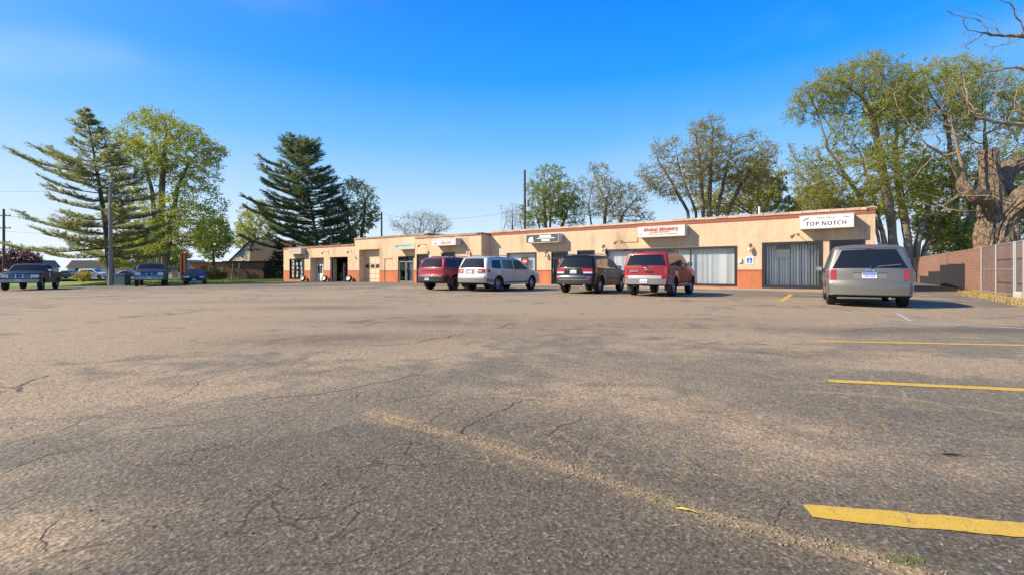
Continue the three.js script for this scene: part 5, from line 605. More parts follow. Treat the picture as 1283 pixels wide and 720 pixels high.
pine({ name: 'pine_tree', label: 'small spruce standing in front of the steep roofed house', seed: 53, D: 70, u: 352, topU: 350, H: 6, r: .12, bark: [.09, .07, .06], cols: [[.025, .045, .025], [.03, .05, .03]], blades: 8, needle: .35, subs: 3, h0: .12, gap: .5, profile: f => 2.4 * (1 - f), rise: () => .05 });

// gnarled old tree at the right, cut stubs and bare limbs
{
  const D = 27, base = at(1250, HY, D), gnd = 0, R = rngOf(61), t = thing('gnarled_tree', 'huge gnarled old trunk with cut stub and bare twisted limbs behind the brick wall', 'tree', [base[0], 0, base[2]]);
  const loc = (u, v, dz = 0) => { const p = at(u, v, D); return new THREE.Vector3(p[0] - base[0], p[1], dz * 1.2); };
  const limb = (pts, radii, ns = 30, kk = 40, cap = false, amp = .13, lump = .11) => { const cv = new THREE.CatmullRomCurve3(pts), fr = cv.computeFrenetFrames(ns), p = [], uv = [], ix = []; const L = cv.getLength(); for (let i = 0; i <= ns; i++) { const f = i / ns, c = cv.getPointAt(f), k = f * (radii.length - 1), a = Math.min(radii.length - 2, Math.floor(k)), kf = k - a, rad = lerp(radii[a], radii[a + 1], kf * kf * (3 - 2 * kf)); for (let j = 0; j <= kk; j++) { const th = j % kk / kk * 6.2832, cx = Math.cos(th), sx = Math.sin(th), y = f * L; const wv = fbm(cx * 1.5 + 9, sx * 1.5 + y * .8, 3) * 5; const rg = 1 - Math.abs(2 * ((th * 26 / 6.2832 + wv) % 1) - 1), rg2 = 1 - Math.abs(2 * ((th * 11 / 6.2832 + wv * .6 + 3) % 1) - 1), fn = fbm(cx * 1.3 + 20, sx * 1.3 + y * .55, 3) - .5, fine = vn(cx * 18 + 40, sx * 18 + y * 3) - .5; const rr = rad * (1 + fn * lump * 2 + fine * .04) + Math.min(rad, .8) * amp * ((rg - .5) * .8 + (rg2 - .5)); p.push(c.x + (fr.normals[i].x * cx + fr.binormals[i].x * sx) * rr, c.y + (fr.normals[i].y * cx + fr.binormals[i].y * sx) * rr, c.z + (fr.normals[i].z * cx + fr.binormals[i].z * sx) * rr); uv.push(j / kk * Math.max(2, Math.round(rad * 4)), y * .45); } } for (let i = 0; i < ns; i++) for (let j = 0; j < kk; j++) { const a = i * (kk + 1) + j, b = a + kk + 1; ix.push(a, a + 1, b, b, a + 1, b + 1); } if (cap) { const c = cv.getPointAt(1), tg = cv.getTangentAt(1); p.push(c.x + tg.x * .1, c.y + tg.y * .1, c.z + tg.z * .1); uv.push(0, 0); const q = p.length / 3 - 1, o = ns * (kk + 1); for (let j = 0; j < kk; j++) ix.push(o + j, o + j + 1, q); } const g = new THREE.BufferGeometry(); g.setAttribute('position', new THREE.Float32BufferAttribute(p, 3)); g.setAttribute('uv', new THREE.Float32BufferAttribute(uv, 2)); g.setIndex(ix); g.computeVertexNormals(); return g; };
  const furrow = (i, j) => { const x = i / 512 * 8, y = j / 512 * 3; let v = 1; for (let o = 0; o < 2; o++) { const q = (x * (o + 1) + 1.4 * vn(((i * (o + 1)) % 512) * .02, j * .025 + o * 9)) % 1; v = Math.min(v, Math.abs(q - .5) * 2 + .25 * o); } return clamp(v); };
  const bt = dataTex(512, 512, (i, j) => { const n = vn(i * .18, j * .045), m = fbm(i * .02, j * .02, 3), k = .50 + .55 * furrow(i, j) + (n - .5) * .35 + (m - .5) * .5 + (hash(i, j) - .5) * .1; return [s8(.33 * k), s8(.235 * k), s8(.155 * k)]; }, true, [1, 1]);  // shade of the furrows is painted into the bark colour
  const bb = dataTex(512, 512, (i, j) => { const v = .2 + .6 * furrow(i, j) + (vn(i * .2, j * .06) - .5) * .3; return [v, v, v]; }, false, [1, 1]);
  const bark = new THREE.MeshStandardMaterial({ map: bt, bumpMap: bb, bumpScale: .07, roughness: .95 });
  part('trunk', limb([loc(1249, 372), loc(1248, 340), loc(1248, 300), loc(1250, 275), loc(1250, 258), loc(1249, 250)].map((v, i) => (i === 0 && (v.y = -.2), v)), [1.05, .92, .88, .92, .8, .4], 100, 180), bark, t);
  part('limb', limb([loc(1248, 268), loc(1243, 240), loc(1240, 212), loc(1238, 188)], [.8, .52, .44, .40], 50, 90, true), bark, t);
  part('limb', limb([loc(1246, 285, .2), loc(1262, 258, .5), loc(1285, 236, .7), loc(1318, 212, .8)], [.5, .66, .62, .54], 60, 110), bark, t);
  part('limb', limb([loc(1252, 262), loc(1263, 238, -.3), loc(1270, 220, -.5), loc(1284, 206, -.6), loc(1310, 196, -.6)], [.6, .5, .48, .44, .4], 50, 80), bark, t);
  part('limb', limb([loc(1246, 280), loc(1232, 258, .3), loc(1218, 248, .4), loc(1204, 244, .4), loc(1196, 232, .4), loc(1196, 222, .4)], [.5, .40, .34, .40, .32, .12], 60, 80, true, .14, .2), bark, t);
  part('burl', limb([loc(1214, 256, .5), loc(1203, 248, .55), loc(1195, 240, .55), loc(1188, 238, .55)], [.15, .38, .34, .1], 30, 60, true, .12, .22), bark, t);
  // long bare shoots from the left limb
  const A = []; const put = (u, v, ru, rv, n, dz) => { for (let i = 0; i < n; i++) { const a = R() * 6.28, l = Math.sqrt(R()), p = loc(u + Math.cos(a) * l * ru, v + Math.sin(a) * l * rv, dz + (R() - .5) * 2.4); A.push([p.x, p.y, p.z]); } };
  put(1150, 190, 44, 50, 200, .5); put(1190, 150, 50, 60, 260, .4); put(1235, 140, 40, 45, 170, .2); put(1175, 255, 40, 26, 110, .8); put(1260, 165, 30, 34, 110, 1); put(1130, 130, 30, 40, 70, .5);
  const v3 = (u, v, dz = 0) => { const p = loc(u, v, dz); return [p.x, p.y, p.z]; };
  const tr = grow(R, [{ pts: [v3(1200, 240, .3), v3(1196, 215, .4), v3(1190, 185, .4), v3(1180, 150, .5)] }, { pts: [v3(1196, 228, .3), v3(1175, 200, .5), v3(1150, 185, .5)] }, { pts: [v3(1212, 246, .3), v3(1180, 250, .8), v3(1160, 262, .9)] }, { pts: [v3(1290, 150, .6), v3(1262, 163, .8), v3(1225, 160, .8), v3(1195, 150, .8)] }], A, { step: .3, kill: .42, infl: 3, up: .02, wob: .5 });
  const r = skin(tr, .13, .010, 1.7), W = new Acc(); limbs(tr, r, W, [.30, .22, .15]);
  const lf = new Acc(); for (let i = 0; i < tr.P.length; i++) if (r[i] < .03) { const p = tr.P[i]; for (let m = 0; m < 3; m++) { const d = [(R() - .5), R() - .3, R() - .5], l = Math.hypot(...d), L = .2 + R() * .4, e = [p[0] + d[0] / l * L, p[1] + d[1] / l * L, p[2] + d[2] / l * L]; W.tri([p[0] + .006, p[1], p[2]], [p[0] - .006, p[1], p[2]], e, [.26, .2, .13], [0, .5, .85]); if (R() < .25) leafQuad(lf, R, e[0], e[1], e[2], .09 + R() * .06, YG[i % 4]); } }
  // overhead branch that droops into the upper corner
  const A2 = []; const put2 = (u, v, ru, rv, n) => { for (let i = 0; i < n; i++) { const p = loc(u + (R() * 2 - 1) * ru, v + (R() * 2 - 1) * rv, (R() - .5) * 1.6); A2.push([p.x, p.y, p.z]); } }; put2(1245, 40, 55, 45, 150); put2(1275, 90, 35, 20, 60);
  const tr2 = grow(R, [{ pts: [v3(1330, 205, .6), v3(1352, 130, .4), v3(1340, 60, .2), v3(1300, 48, 0), v3(1278, 45, 0)] }, { pts: [v3(1352, 130, .4), v3(1310, 100, .2), v3(1285, 92, .2)] }], A2, { step: .28, kill: .4, infl: 3, up: -.02, wob: .45 });
  const r2 = skin(tr2, .13, .009, 1.5); limbs(tr2, r2, W, [.22, .17, .13]); for (let i = 0; i < tr2.P.length; i++) if (r2[i] < .025) { const p = tr2.P[i]; for (let m = 0; m < 2; m++) { const d = [R() - .6, R() - .5, R() - .5], l = Math.hypot(...d), L = .25 + R() * .5; W.tri([p[0] + .005, p[1] + .005, p[2]], [p[0] - .005, p[1] - .005, p[2]], [p[0] + d[0] / l * L, p[1] + d[1] / l * L, p[2] + d[2] / l * L], [.2, .15, .11], [0, .5, .85]); } }
  part('bare_branches', W.geo(), woodMat, t); part('crown', lf.geo(), leafMat, t);
}

// ---------------------------------------------------------------- wall, fence and yard at the right
{
  const a = ground(1262, 372), wallDir = [.562, .827], wy = 2.15;            // (x, depth) along the wall, away from the camera
  const start = [19.0, 17.6], Lw = 34, g = new THREE.BoxGeometry(Lw, wy + .4, .22); g.translate(Lw / 2, wy / 2 - .2, 0); const uv = g.attributes.uv, ps = g.attributes.position; for (let i = 0; i < uv.count; i++) uv.setXY(i, ps.getX(i), ps.getY(i));
  const mats = brickMaps(2048, 256, 12.8, 2.4, [.27, .125, .085], [.44, .33, .26], .4, .25, [.21, .085], 90), wm = new THREE.MeshStandardMaterial({ ...mats, bumpScale: .008, roughness: .9 });
  const t = thing('brick_wall', 'long red brown brick boundary wall with a black painted stepped patch', 'wall', [start[0] + .75, 0, -start[1]], Math.atan2(wallDir[1], wallDir[0]));
  part('brickwork', g, wm, t); for (let k = 0; k < 85; k++) { const m = part('coping_brick', rbox(.385, .07, .26, .008), M.tan[k % 3], t); m.position.set(.2 + k * .4, wy + .036 + (hash(k, 3) - .5) * .012, 0); }
  // black paint laid on the bricks: a stepped patch
  const wl = (u) => { const s = (u - CX) / FL, x0 = start[0] + .75 - .11 * 0, D0 = start[1]; return (s * D0 - x0) / (wallDir[0] - s * wallDir[1]); }, hY = (u, v) => { const k = wl(u), D = start[1] + wallDir[1] * k; return 1 - (v - HY) * D / FL; };
  const pb = std(C(.022, .02, .02), .9); const steps = [[1155, 1167, 346, 361], [1166, 1182, 340, 363], [1181, 1213, 331, 365]]; steps.forEach(([u0, u1, v0, v1], i) => { const x0 = wl(u1), x1 = wl(u0), y1 = hY((u0 + u1) / 2, v0), sh = new THREE.Shape(); const R = rngOf(i + 70), n = 14; sh.moveTo(x0, -.1); sh.lineTo(x1 + (i ? .03 : 0), -.1); for (let k = 0; k <= n; k++) sh.lineTo(lerp(x1, x0, k / n), y1 + (R() - .5) * .05); sh.lineTo(x0, -.1); const p = new THREE.ShapeGeometry(sh); p.translate(0, 0, -.114 - i * .002); part('black_paint', p, pb, t); });
  // chain link gate and fence
  const along = k => [start[0] - .12 + wallDir[0] * k, -(start[1] + wallDir[1] * k)], ft = Math.atan2(wallDir[1], wallDir[0]); const mk = (name, lab, k0, k1, posts, mid) => { const [x, z] = along(k0), o = thing(name, lab, 'fence', [x, 0, z], ft), L = k1 - k0, H = 2.1; posts.forEach(p => part('post', bar([p, -.2, 0], [p, H + .03, 0], .035, 10), M.galv, o)); part('top_rail', bar([0, H, 0], [L, H, 0], .024, 8), M.galv, o); part('bottom_rail', bar([0, .12, 0], [L, .12, 0], .02, 8), M.galv, o); if (mid) part('middle_rail', bar([0, 1.08, 0], [L, 1.08, 0], .024, 8), M.galv, o); const ws = [], st = .075; for (let x0 = -H; x0 < L; x0 += st) { for (const sg of [1, -1]) { let a0 = x0, b0 = x0 + H, ya = .12, yb = H; if (a0 < 0) { ya = .12 + (0 - a0) * (H - .12) / H; a0 = 0; } if (b0 > L) { yb = H - (b0 - L) * (H - .12) / H; b0 = L; } if (b0 - a0 < .02) continue; ws.push(sg > 0 ? bar([a0, ya, .004], [b0, yb, .004], .0022, 3) : bar([a0, H + .12 - ya, -.004], [b0, H + .12 - yb, -.004], .0022, 3)); } } const m = part('chain_link', merge(ws), std(C(.26, .27, .27), .6, { metalness: .4 }), o); m.userData.kind = 'stuff'; return o; };
  mk('chain_link_gate', 'grey chain link gate with a middle rail standing before the brick wall', .3, 5.0, [0, 2.35, 4.7], true); 
  mk('chain_link_fence', 'silver chain link fence at the yard edge right of the gate', -6.2, .12, [.1, 3.0, 5.4, 6.3], false);
  { const [x, z] = along(-.1); solo('concrete_footing', rbox(.36, .34, .34, .04, x - .1, .1, z + .25), std(C(.42, .38, .32), .95), 'small concrete block at the foot of the gate post', 'block'); }
  // yard ground behind the wall and dry weeds along its foot
  const R = rngOf(81), blade = new THREE.BufferGeometry(); blade.setAttribute('position', new THREE.Float32BufferAttribute([-.006, 0, 0, .006, 0, 0, .01, 1, .25], 3)); blade.computeVertexNormals();
  const N = 5200, im = new THREE.InstancedMesh(blade, new THREE.MeshStandardMaterial({ roughness: .9, side: THREE.DoubleSide }), N); im.name = numbered('dry_weeds'); im.userData.kind = 'stuff'; tag(im, 'straw coloured dry grass and weeds along the fence foot', 'weeds'); const d = new THREE.Object3D(), cc = new THREE.Color();
  for (let i = 0; i < N; i++) { const k = Math.pow(R(), 1.2) * 20 - 7.5, off = -.15 - Math.pow(R(), 1.6) * (k < 3 ? 1.1 : .4), [x, z] = along(k), cl = fbm(k * 2.2, off * 3, 2); d.position.set(x + off * wallDir[1], 0, z + off * wallDir[0]); d.rotation.set((R() - .5) * 1.1, R() * 6.28, (R() - .5) * 1.1); const s = (.03 + R() * .09) * (cl > .55 ? 1.7 : .6); d.scale.set(1.3, s, s); d.updateMatrix(); im.setMatrixAt(i, d.matrix); im.setColorAt(i, R() < .35 ? cc.setRGB(.16 + R() * .08, .2, .04) : cc.setRGB(.40 + R() * .15, .29 + R() * .08, .12)); } scene.add(im);
  // leaf litter soil strip
  const pts = []; for (let k = 0; k <= 40; k++) { const s = lerp(-7.5, 16, k / 40), [x, z] = along(s); pts.push([x, z, s]); } const p = [], ix = []; pts.forEach(([x, z, s], i) => { const w = (s < 3 ? .95 : .4) * (.7 + fbm(s * 1.3, 3, 3) * .6); for (let j = 0; j <= 6; j++) { const o = .1 - (w + .1) * j / 6; p.push(x + o * wallDir[1], .006 + .05 * (1 - j / 6) * fbm(s * 3, j, 2), z + o * wallDir[0]); } }); for (let i = 0; i < 40; i++) for (let j = 0; j < 6; j++) { const a2 = i * 7 + j; ix.push(a2, a2 + 7, a2 + 1, a2 + 1, a2 + 7, a2 + 8); } const sg = new THREE.BufferGeometry(); sg.setAttribute('position', new THREE.Float32BufferAttribute(p, 3)); sg.setIndex(ix); sg.computeVertexNormals(); sg.setAttribute('uv', new THREE.Float32BufferAttribute(Array.from({ length: p.length / 3 }, (_, i) => [p[i * 3], p[i * 3 + 2]]).flat(), 2));
  structure('soil_strip', sg, new THREE.MeshStandardMaterial({ map: dataTex(512, 512, (i, j) => { const n = fbm(i * .03, j * .03, 4), g2 = hash(i >> 1, j >> 1), k = .6 + n * .6 + (g2 - .5) * .5; return g2 > .8 ? [s8(.46 * k), s8(.30 * k), s8(.12 * k)] : [s8(.30 * k), s8(.22 * k), s8(.12 * k)]; }, true, [.5, .5]), roughness: .95 }));
  const sp = at(1296, 340, 30); const shd = thing('white_trailer', 'white metal trailer roof edge behind the chain link fence', 'trailer', [sp[0] + 2.2, 0, sp[2] + 1], .4); part('side_panel', rbox(6, 2.0, 2.2, .04, 0, 1.7, 0), std(C(.62, .64, .66), .5), shd); part('roof_edge', rbox(6.15, .3, 2.35, .05, 0, 2.85, 0), std(C(.75, .75, .74), .45), shd); for (const x of [-2, 2]) part('wheel', tyreGeo(.35, .2).rotateY(0).translate(x, .35, 1.0), M.rubber, shd);
}
// ---------------------------------------------------------------- grass, street and houses at the left
const grassTex = dataTex(1024, 1024, (i, j) => { const n = fbm(i * .012, j * .012, 4), m = vn(i * .35, j * .35), h2 = hash(i, j), k = .65 + n * .5 + (m - .5) * .5 + (h2 - .5) * .4; const dry = sstep(.55, .75, fbm(i * .02 + 9, j * .02, 3)) * .5; return [s8(lerp(.165, .24, dry) * k), s8(lerp(.26, .24, dry) * k), s8(lerp(.022, .05, dry) * k)]; }, true, [1, 1]);
const grassMat = new THREE.MeshStandardMaterial({ map: grassTex, roughness: .95 });
{
  // the ground everywhere beyond the lot
  const g = new THREE.PlaneGeometry(1000, 1000, 1, 1); g.rotateX(-Math.PI / 2); const uv = g.attributes.uv; for (let i = 0; i < uv.count; i++) uv.setXY(i, uv.getX(i) * 160, uv.getY(i) * 160); const m = structure('ground', g, grassMat); m.position.set(0, -1.35, -150);
  // grass verge: from the lot edge to the street; raised a little over the asphalt
  const edge = s => { const p = [[-75, 30], [-39.3, 41.2], [-38.2, 46.2], [-31, 52.2], [-28.3, 57.6], [-24, 60]]; const k = s * (p.length - 1), i = Math.min(p.length - 2, Math.floor(k)); return [lerp(p[i][0], p[i + 1][0], k - i), lerp(p[i][1], p[i + 1][1], k - i)]; };
  const P = [], UV = [], ix = [], n = 60, m2 = 10; for (let i = 0; i <= n; i++) { const [x, D] = edge(i / n); for (let j = 0; j <= m2; j++) { const jj = j - 1, f = Math.max(0, jj) / (m2 - 1), X = x - f * 14 + (jj <= 0 ? 0 : 0), DD = D + f * (i / n < .3 ? 22 : 20) + (fbm(i * .9, 5, 2) - .5) * .5 * (f === 0 ? 1 : 0), y = gy(X) + (j === 0 ? -.1 : .07 + .12 * f); P.push(X, y, -DD); UV.push(X * .16, DD * .16); } } for (let i = 0; i < n; i++) for (let j = 0; j < m2; j++) { const a = i * (m2 + 1) + j, b = a + m2 + 1; ix.push(a, b, a + 1, b, b + 1, a + 1); } const gg = new THREE.BufferGeometry(); gg.setAttribute('position', new THREE.Float32BufferAttribute(P, 3)); gg.setAttribute('uv', new THREE.Float32BufferAttribute(UV, 2)); gg.setIndex(ix); gg.computeVertexNormals(); structure('grass_verge', gg, grassMat);
  // short blades on the verge
  const R = rngOf(91), blade = new THREE.BufferGeometry(); blade.setAttribute('position', new THREE.Float32BufferAttribute([-.02, 0, 0, .02, 0, 0, .02, 1, .3], 3)); blade.computeVertexNormals(); const N = 26000, im = new THREE.InstancedMesh(blade, new THREE.MeshStandardMaterial({ roughness: .9, side: THREE.DoubleSide }), N); im.name = numbered('grass_blades'); im.userData.kind = 'stuff'; tag(im, 'short bright green grass on the verge behind the parked trucks', 'grass'); const d = new THREE.Object3D(), cc = new THREE.Color(); for (let i = 0; i < N; i++) { const [x, D] = edge(.25 + R() * .75), f = Math.pow(R(), 1.7) * .7, X = x - f * 14, DD = D + f * 20; d.position.set(X, gy(X) + .06 + .12 * f, -DD); d.rotation.set((R() - .5) * .9, R() * 6.28, (R() - .5) * .9); const s = .05 + R() * .09; d.scale.set(1, s, s); d.updateMatrix(); im.setMatrixAt(i, d.matrix); const k = .7 + R() * .6; im.setColorAt(i, cc.setRGB((.19 * k), (.30 * k), .025 * k)); } scene.add(im);
  const rd = sheet(-130, -20, 78, 88, 0, 1, 0, 1, 20, 2, 0); rd.attributes.position.array.forEach((v, i, A) => { if (i % 3 === 1) A[i] = -.32; }); structure('street', rd, std(C(.11, .105, .1), .93));
  const bk = sheet(-200, 90, 88, 200, 0, 22, 0, 16, 10, 10, 0); bk.attributes.position.array.forEach((v, i, A) => { if (i % 3 === 1) A[i] = -.28; }); structure('far_lawn', bk, grassMat);
}
// steep roofed house and low brick houses
function brickMat(base, seed) { return new THREE.MeshStandardMaterial({ ...brickMaps(512, 256, 6.4, 3.2, base, base.map(v => v * 1.25), .3, .2, [.22, .075], seed), bumpScale: .006, roughness: .9 }); }
const uvm = g => { const uv = g.attributes.uv, p = g.attributes.position; for (let i = 0; i < uv.count; i++) uv.setXY(i, p.getX(i) + p.getZ(i), p.getY(i)); return g; };
{
  const D = 72, k = D / FL, h = (v) => 1 - (v - HY) * k + .3, gx = u => (u - CX) * k; const t = thing('steep_roofed_house', 'brown brick house with a steep dark shingle roof and pale gable', 'house', [gx(305), -.3, -D]); const ox = gx(305), bm = brickMat([.20, .105, .07], 3);
  const wx0 = gx(281) - ox, wx1 = gx(330) - ox, x3 = gx(357) - ox; part('wall', uvm(box(wx1 - wx0, h(329), 6, (wx0 + wx1) / 2, h(329) / 2, -3)), bm, t); part('wing_wall', uvm(box(x3 - wx1 - .02, h(333), 5, (x3 + wx1) / 2, h(333) / 2, -3.2)), std(C(.07, .045, .04), .9), t); part('eave_board', box(wx1 - wx0 + .6, .22, 6.4, (wx0 + wx1) / 2, h(329) + .11, -3), std(C(.06, .045, .035), .8), t);
  const rl = gx(289) - ox, rm = gx(302) - ox, r2 = gx(362) - ox, roof = new THREE.BufferGeometry(); const y0 = h(329) + .22, y1 = h(300); // ridge runs to the right
  roof.setAttribute('position', new THREE.Float32BufferAttribute([rl + 3, y0, .3, r2, y0, .3, r2 - .5, y1, -2.6, rm, y1, -2.6, rl + 3, y0, -5.5, r2, y0, -5.5], 3)); roof.setIndex([0, 1, 2, 0, 2, 3, 5, 4, 3, 5, 3, 2, 1, 5, 2]); const rf = roof.toNonIndexed(); rf.computeVertexNormals(); part('roof', rf, std(C(.07, .06, .052), .95), t);
  const gab = new THREE.BufferGeometry(); gab.setAttribute('position', new THREE.Float32BufferAttribute([rl, y0, .25, rl + 3, y0, .3, rm, y1, -2.6, rl, y0, .25, rm, y1, -2.6, rl + 3, y0, -5.5], 3)); gab.computeVertexNormals(); part('gable', gab, std(C(.42, .36, .29), .85), t); part('barge_board', merge([bar([rl - .1, y0, .3], [rm, y1 + .05, -2.6], .12, 4)]), std(C(.12, .08, .05), .8), t);
  for (const u of [292, 300]) part('support_post', bar([gx(u) - ox, 0, .4], [gx(u + 1.5) - ox, h(330), .35], .08, 6), std(C(.35, .27, .18), .8), t);
}
{
  const D = 74, k = D / FL, gx = u => (u - CX) * k, h = v => 1 - (v - HY) * k + .3, ox = gx(258), t = thing('orange_brick_house', 'low orange brick house with a dark flat eave and a pale window', 'house', [ox, -.3, -D]), x0 = gx(238) - ox, x1 = gx(280.5) - ox; part('wall', uvm(box(x1 - x0, h(330), 6, (x0 + x1) / 2, h(330) / 2, -3)), brickMat([.42, .20, .11], 8), t); part('roof', box(x1 - x0 + .8, .22, 7, (x0 + x1) / 2, h(330) + .11, -3), std(C(.09, .06, .045), .8), t);
  const win = (u0, u1, v0, v1, m) => { const w = part('window', box((u1 - u0) * k, (v1 - v0) * k, .06, gx((u0 + u1) / 2) - ox, h((v0 + v1) / 2), .035), M.white, t); part('pane', box((u1 - u0) * k - .16, (v1 - v0) * k - .16, .02, gx((u0 + u1) / 2) - ox, h((v0 + v1) / 2), .08), m, w); }; win(272, 279, 335, 342, std(C(.35, .42, .5), .2)); win(261, 265.5, 333, 342, VM.glass); part('door', box(.95, 2.1, .06, gx(255) - ox, 1.05, .035), std(C(.14, .05, .03), .6), t);
}
{
  const D = 92, k = D / FL, gx = u => (u - CX) * k, h = v => 1 - (v - HY) * k + .3, mk = (u0, u1, v, lab, c, rc) => { const ox = gx((u0 + u1) / 2), w = (u1 - u0) * k, t = thing('far_house', lab, 'house', [ox, -.3, -D]); part('wall', box(w, h(v), 7, 0, h(v) / 2, -3.5), std(c, .8), t); const sh = new THREE.Shape([[-w / 2 - .3, 0], [w / 2 + .3, 0], [w / 2 - 1, 1.5], [-w / 2 + 1, 1.5]].map(p => new THREE.Vector2(...p))), e = new THREE.ExtrudeGeometry(sh, { depth: 7.4, bevelEnabled: false }); e.translate(0, h(v) + .003, -7.2); part('roof', e, std(rc, .9), t); for (let i = 0; i < 2; i++) { const q = part('window', box(1.1, 1.1, .06, -w / 4 + i * w / 2, 1.6, .035), M.white, t); part('pane', box(.95, .95, .02, -w / 4 + i * w / 2, 1.6, .08), VM.glass, q); } part('door', box(.9, 2, .06, 0, 1, .035), std(C(.2, .1, .08), .6), t); };
  mk(205, 232, 335, 'pale grey sided house seen beyond the navy sedan', C(.5, .52, .55), C(.33, .32, .31)); mk(84, 134, 336, 'white bungalow across the street behind the big pine', C(.62, .6, .56), C(.22, .18, .16)); mk(-20, 30, 335, 'tan bungalow across the street behind the purple tree', C(.5, .42, .34), C(.2, .17, .15)); mk(150, 190, 338, 'cream bungalow across the street behind the crew cab pickup', C(.58, .53, .44), C(.25, .2, .17));
}
{ const p = at(229.5, 348, 58), t = thing('brick_pylon', 'narrow red brick pylon of two posts with a gap behind the navy sedan', 'pylon', [p[0], gy(p[0]) + .05, p[2]]); const bm = brickMat([.30, .08, .05], 21); for (const x of [-.22, .22]) part('post', uvm(rbox(.24, 3.55, .4, .01, x, 1.77, 0)), bm, t); part('cross_bar', rbox(.19, .12, .3, .01, 0, 3.0, 0), bm, t); }
// poles and wires
const poleGrey = std(C(.27, .235, .20), .9);
{ const p = ground(138, 358), t = thing('concrete_pole', 'tall grey concrete lamp pole beside the green utility box', 'pole', [p.x, p.y, -p.D]); const k = p.D / FL, H = (358 - 226) * k; part('shaft', new THREE.CylinderGeometry(.12, .19, H + .3, 16).translate(0, H / 2 - .15, 0), poleGrey, t); part('cap', rbox(.5, .12, .3, .03, 0, H - .15, 0), M.steel, t); part('bracket', bar([0, H - .9, 0], [-.7, H - .8, .1], .04), M.steel, t); }
{ const p = ground(153, 358), t = thing('utility_box', 'green metal utility cabinet standing beside the grey pole', 'utility box', [p.x, p.y, -p.D]); const gm = std(C(.075, .13, .11), .6); part('cabinet', rbox(.95, .95, .7, .03, 0, .475, 0), gm, t); part('lid', rbox(1.0, .07, .76, .02, 0, .98, 0), gm, t); part('plinth', box(1.05, .1, .85, 0, .02, 0), std(C(.3, .28, .25), .9), t); }
{ const p = ground(140.5, 357.5), t = solo('tyre', tyreGeo(.42, .25).rotateX(-.25).rotateY(.5).translate(p.x + .4, p.y + .42, -p.D - .5), M.rubber, 'dark tyre leaning at the foot of the grey pole', 'tyre'); }
const poleWood = std(C(.13, .095, .07), .95), wireM = std(C(.05, .05, .05), .7);
function utilityPole(u, vTop, D, r, lab, arms) { const p = at(u, vTop, D), g = gy(p[0]), t = thing('utility_pole', lab, 'utility pole', [p[0], g, p[2]]); const H = p[1] - g; part('pole', new THREE.CylinderGeometry(r * .75, r, H + .3, 12).translate(0, H / 2 - .15, 0), poleWood, t); for (const a of arms) { part('crossarm', rbox(2.2, .12, .12, .02, 0, H - a, .14), poleWood, t); for (const x of [-.95, -.4, .4, .95]) part('insulator', new THREE.CylinderGeometry(.035, .05, .16, 8).translate(x, H - a + .14, .14), M.galv, t); } return [p[0], p[1], p[2]]; }
const u1 = utilityPole(4, 262, 64, .17, 'wooden utility pole with crossarms at the far left', [.9, 2.6, 4.5]), u2 = utilityPole(657.5, 213, 52, .16, 'tall wooden utility pole rising behind the shop roof', []), u3 = utilityPole(478, 266, 74, .16, 'dark utility pole behind the middle roof', []), u4 = utilityPole(415, 298, 60, .1, 'short brown pole behind the tyre shop roof', []);
{ const p = at(657.5, 255, 52), t = part('transformer', new THREE.CylinderGeometry(.18, .18, .7, 12), M.steel, scene.getObjectByName('utility_pole_001')); t.position.set(.32, p[1] - gy(p[0]), .1); }
{ const p = at(628, 256, 70), t = thing('roof_antenna', 'thin metal antenna mast standing behind the shop roof', 'antenna', [p[0], 0, p[2]]); part('mast', bar([0, 0, 0], [0, p[1], 0], .03), M.galv, t); part('aerial', merge([bar([-.3, p[1] - .4, 0], [.3, p[1] - .2, 0], .03), bar([-.2, p[1] - .8, 0], [.25, p[1] - .65, 0], .03)]), M.galv, t); }
const sag = (a, b, s, lab) => solo('overhead_wire', tube([0, .25, .5, .75, 1].map(f => [lerp(a[0], b[0], f), lerp(a[1], b[1], f) - s * 4 * f * (1 - f), lerp(a[2], b[2], f)]), .012, 30, 4), wireM, lab, 'wire', 'overhead wires');
sag(at(4, 271, 64), at(478, 268, 74), 1.2, 'upper overhead wire between the far left pole and the dark pole'); sag(at(4, 290, 64), at(478, 280, 74), 1.4, 'lower overhead wire between the far left pole and the dark pole'); sag(at(-60, 238, 60), at(137, 236, 60), .3, 'overhead wire running to the grey concrete pole'); sag(at(478, 268, 74), at(657, 262, 52), 1.0, 'overhead wire between the dark pole and the tall wooden pole'); sag(at(4, 290, 64), at(-160, 250, 40), .5, 'overhead wire leaving the far left pole');
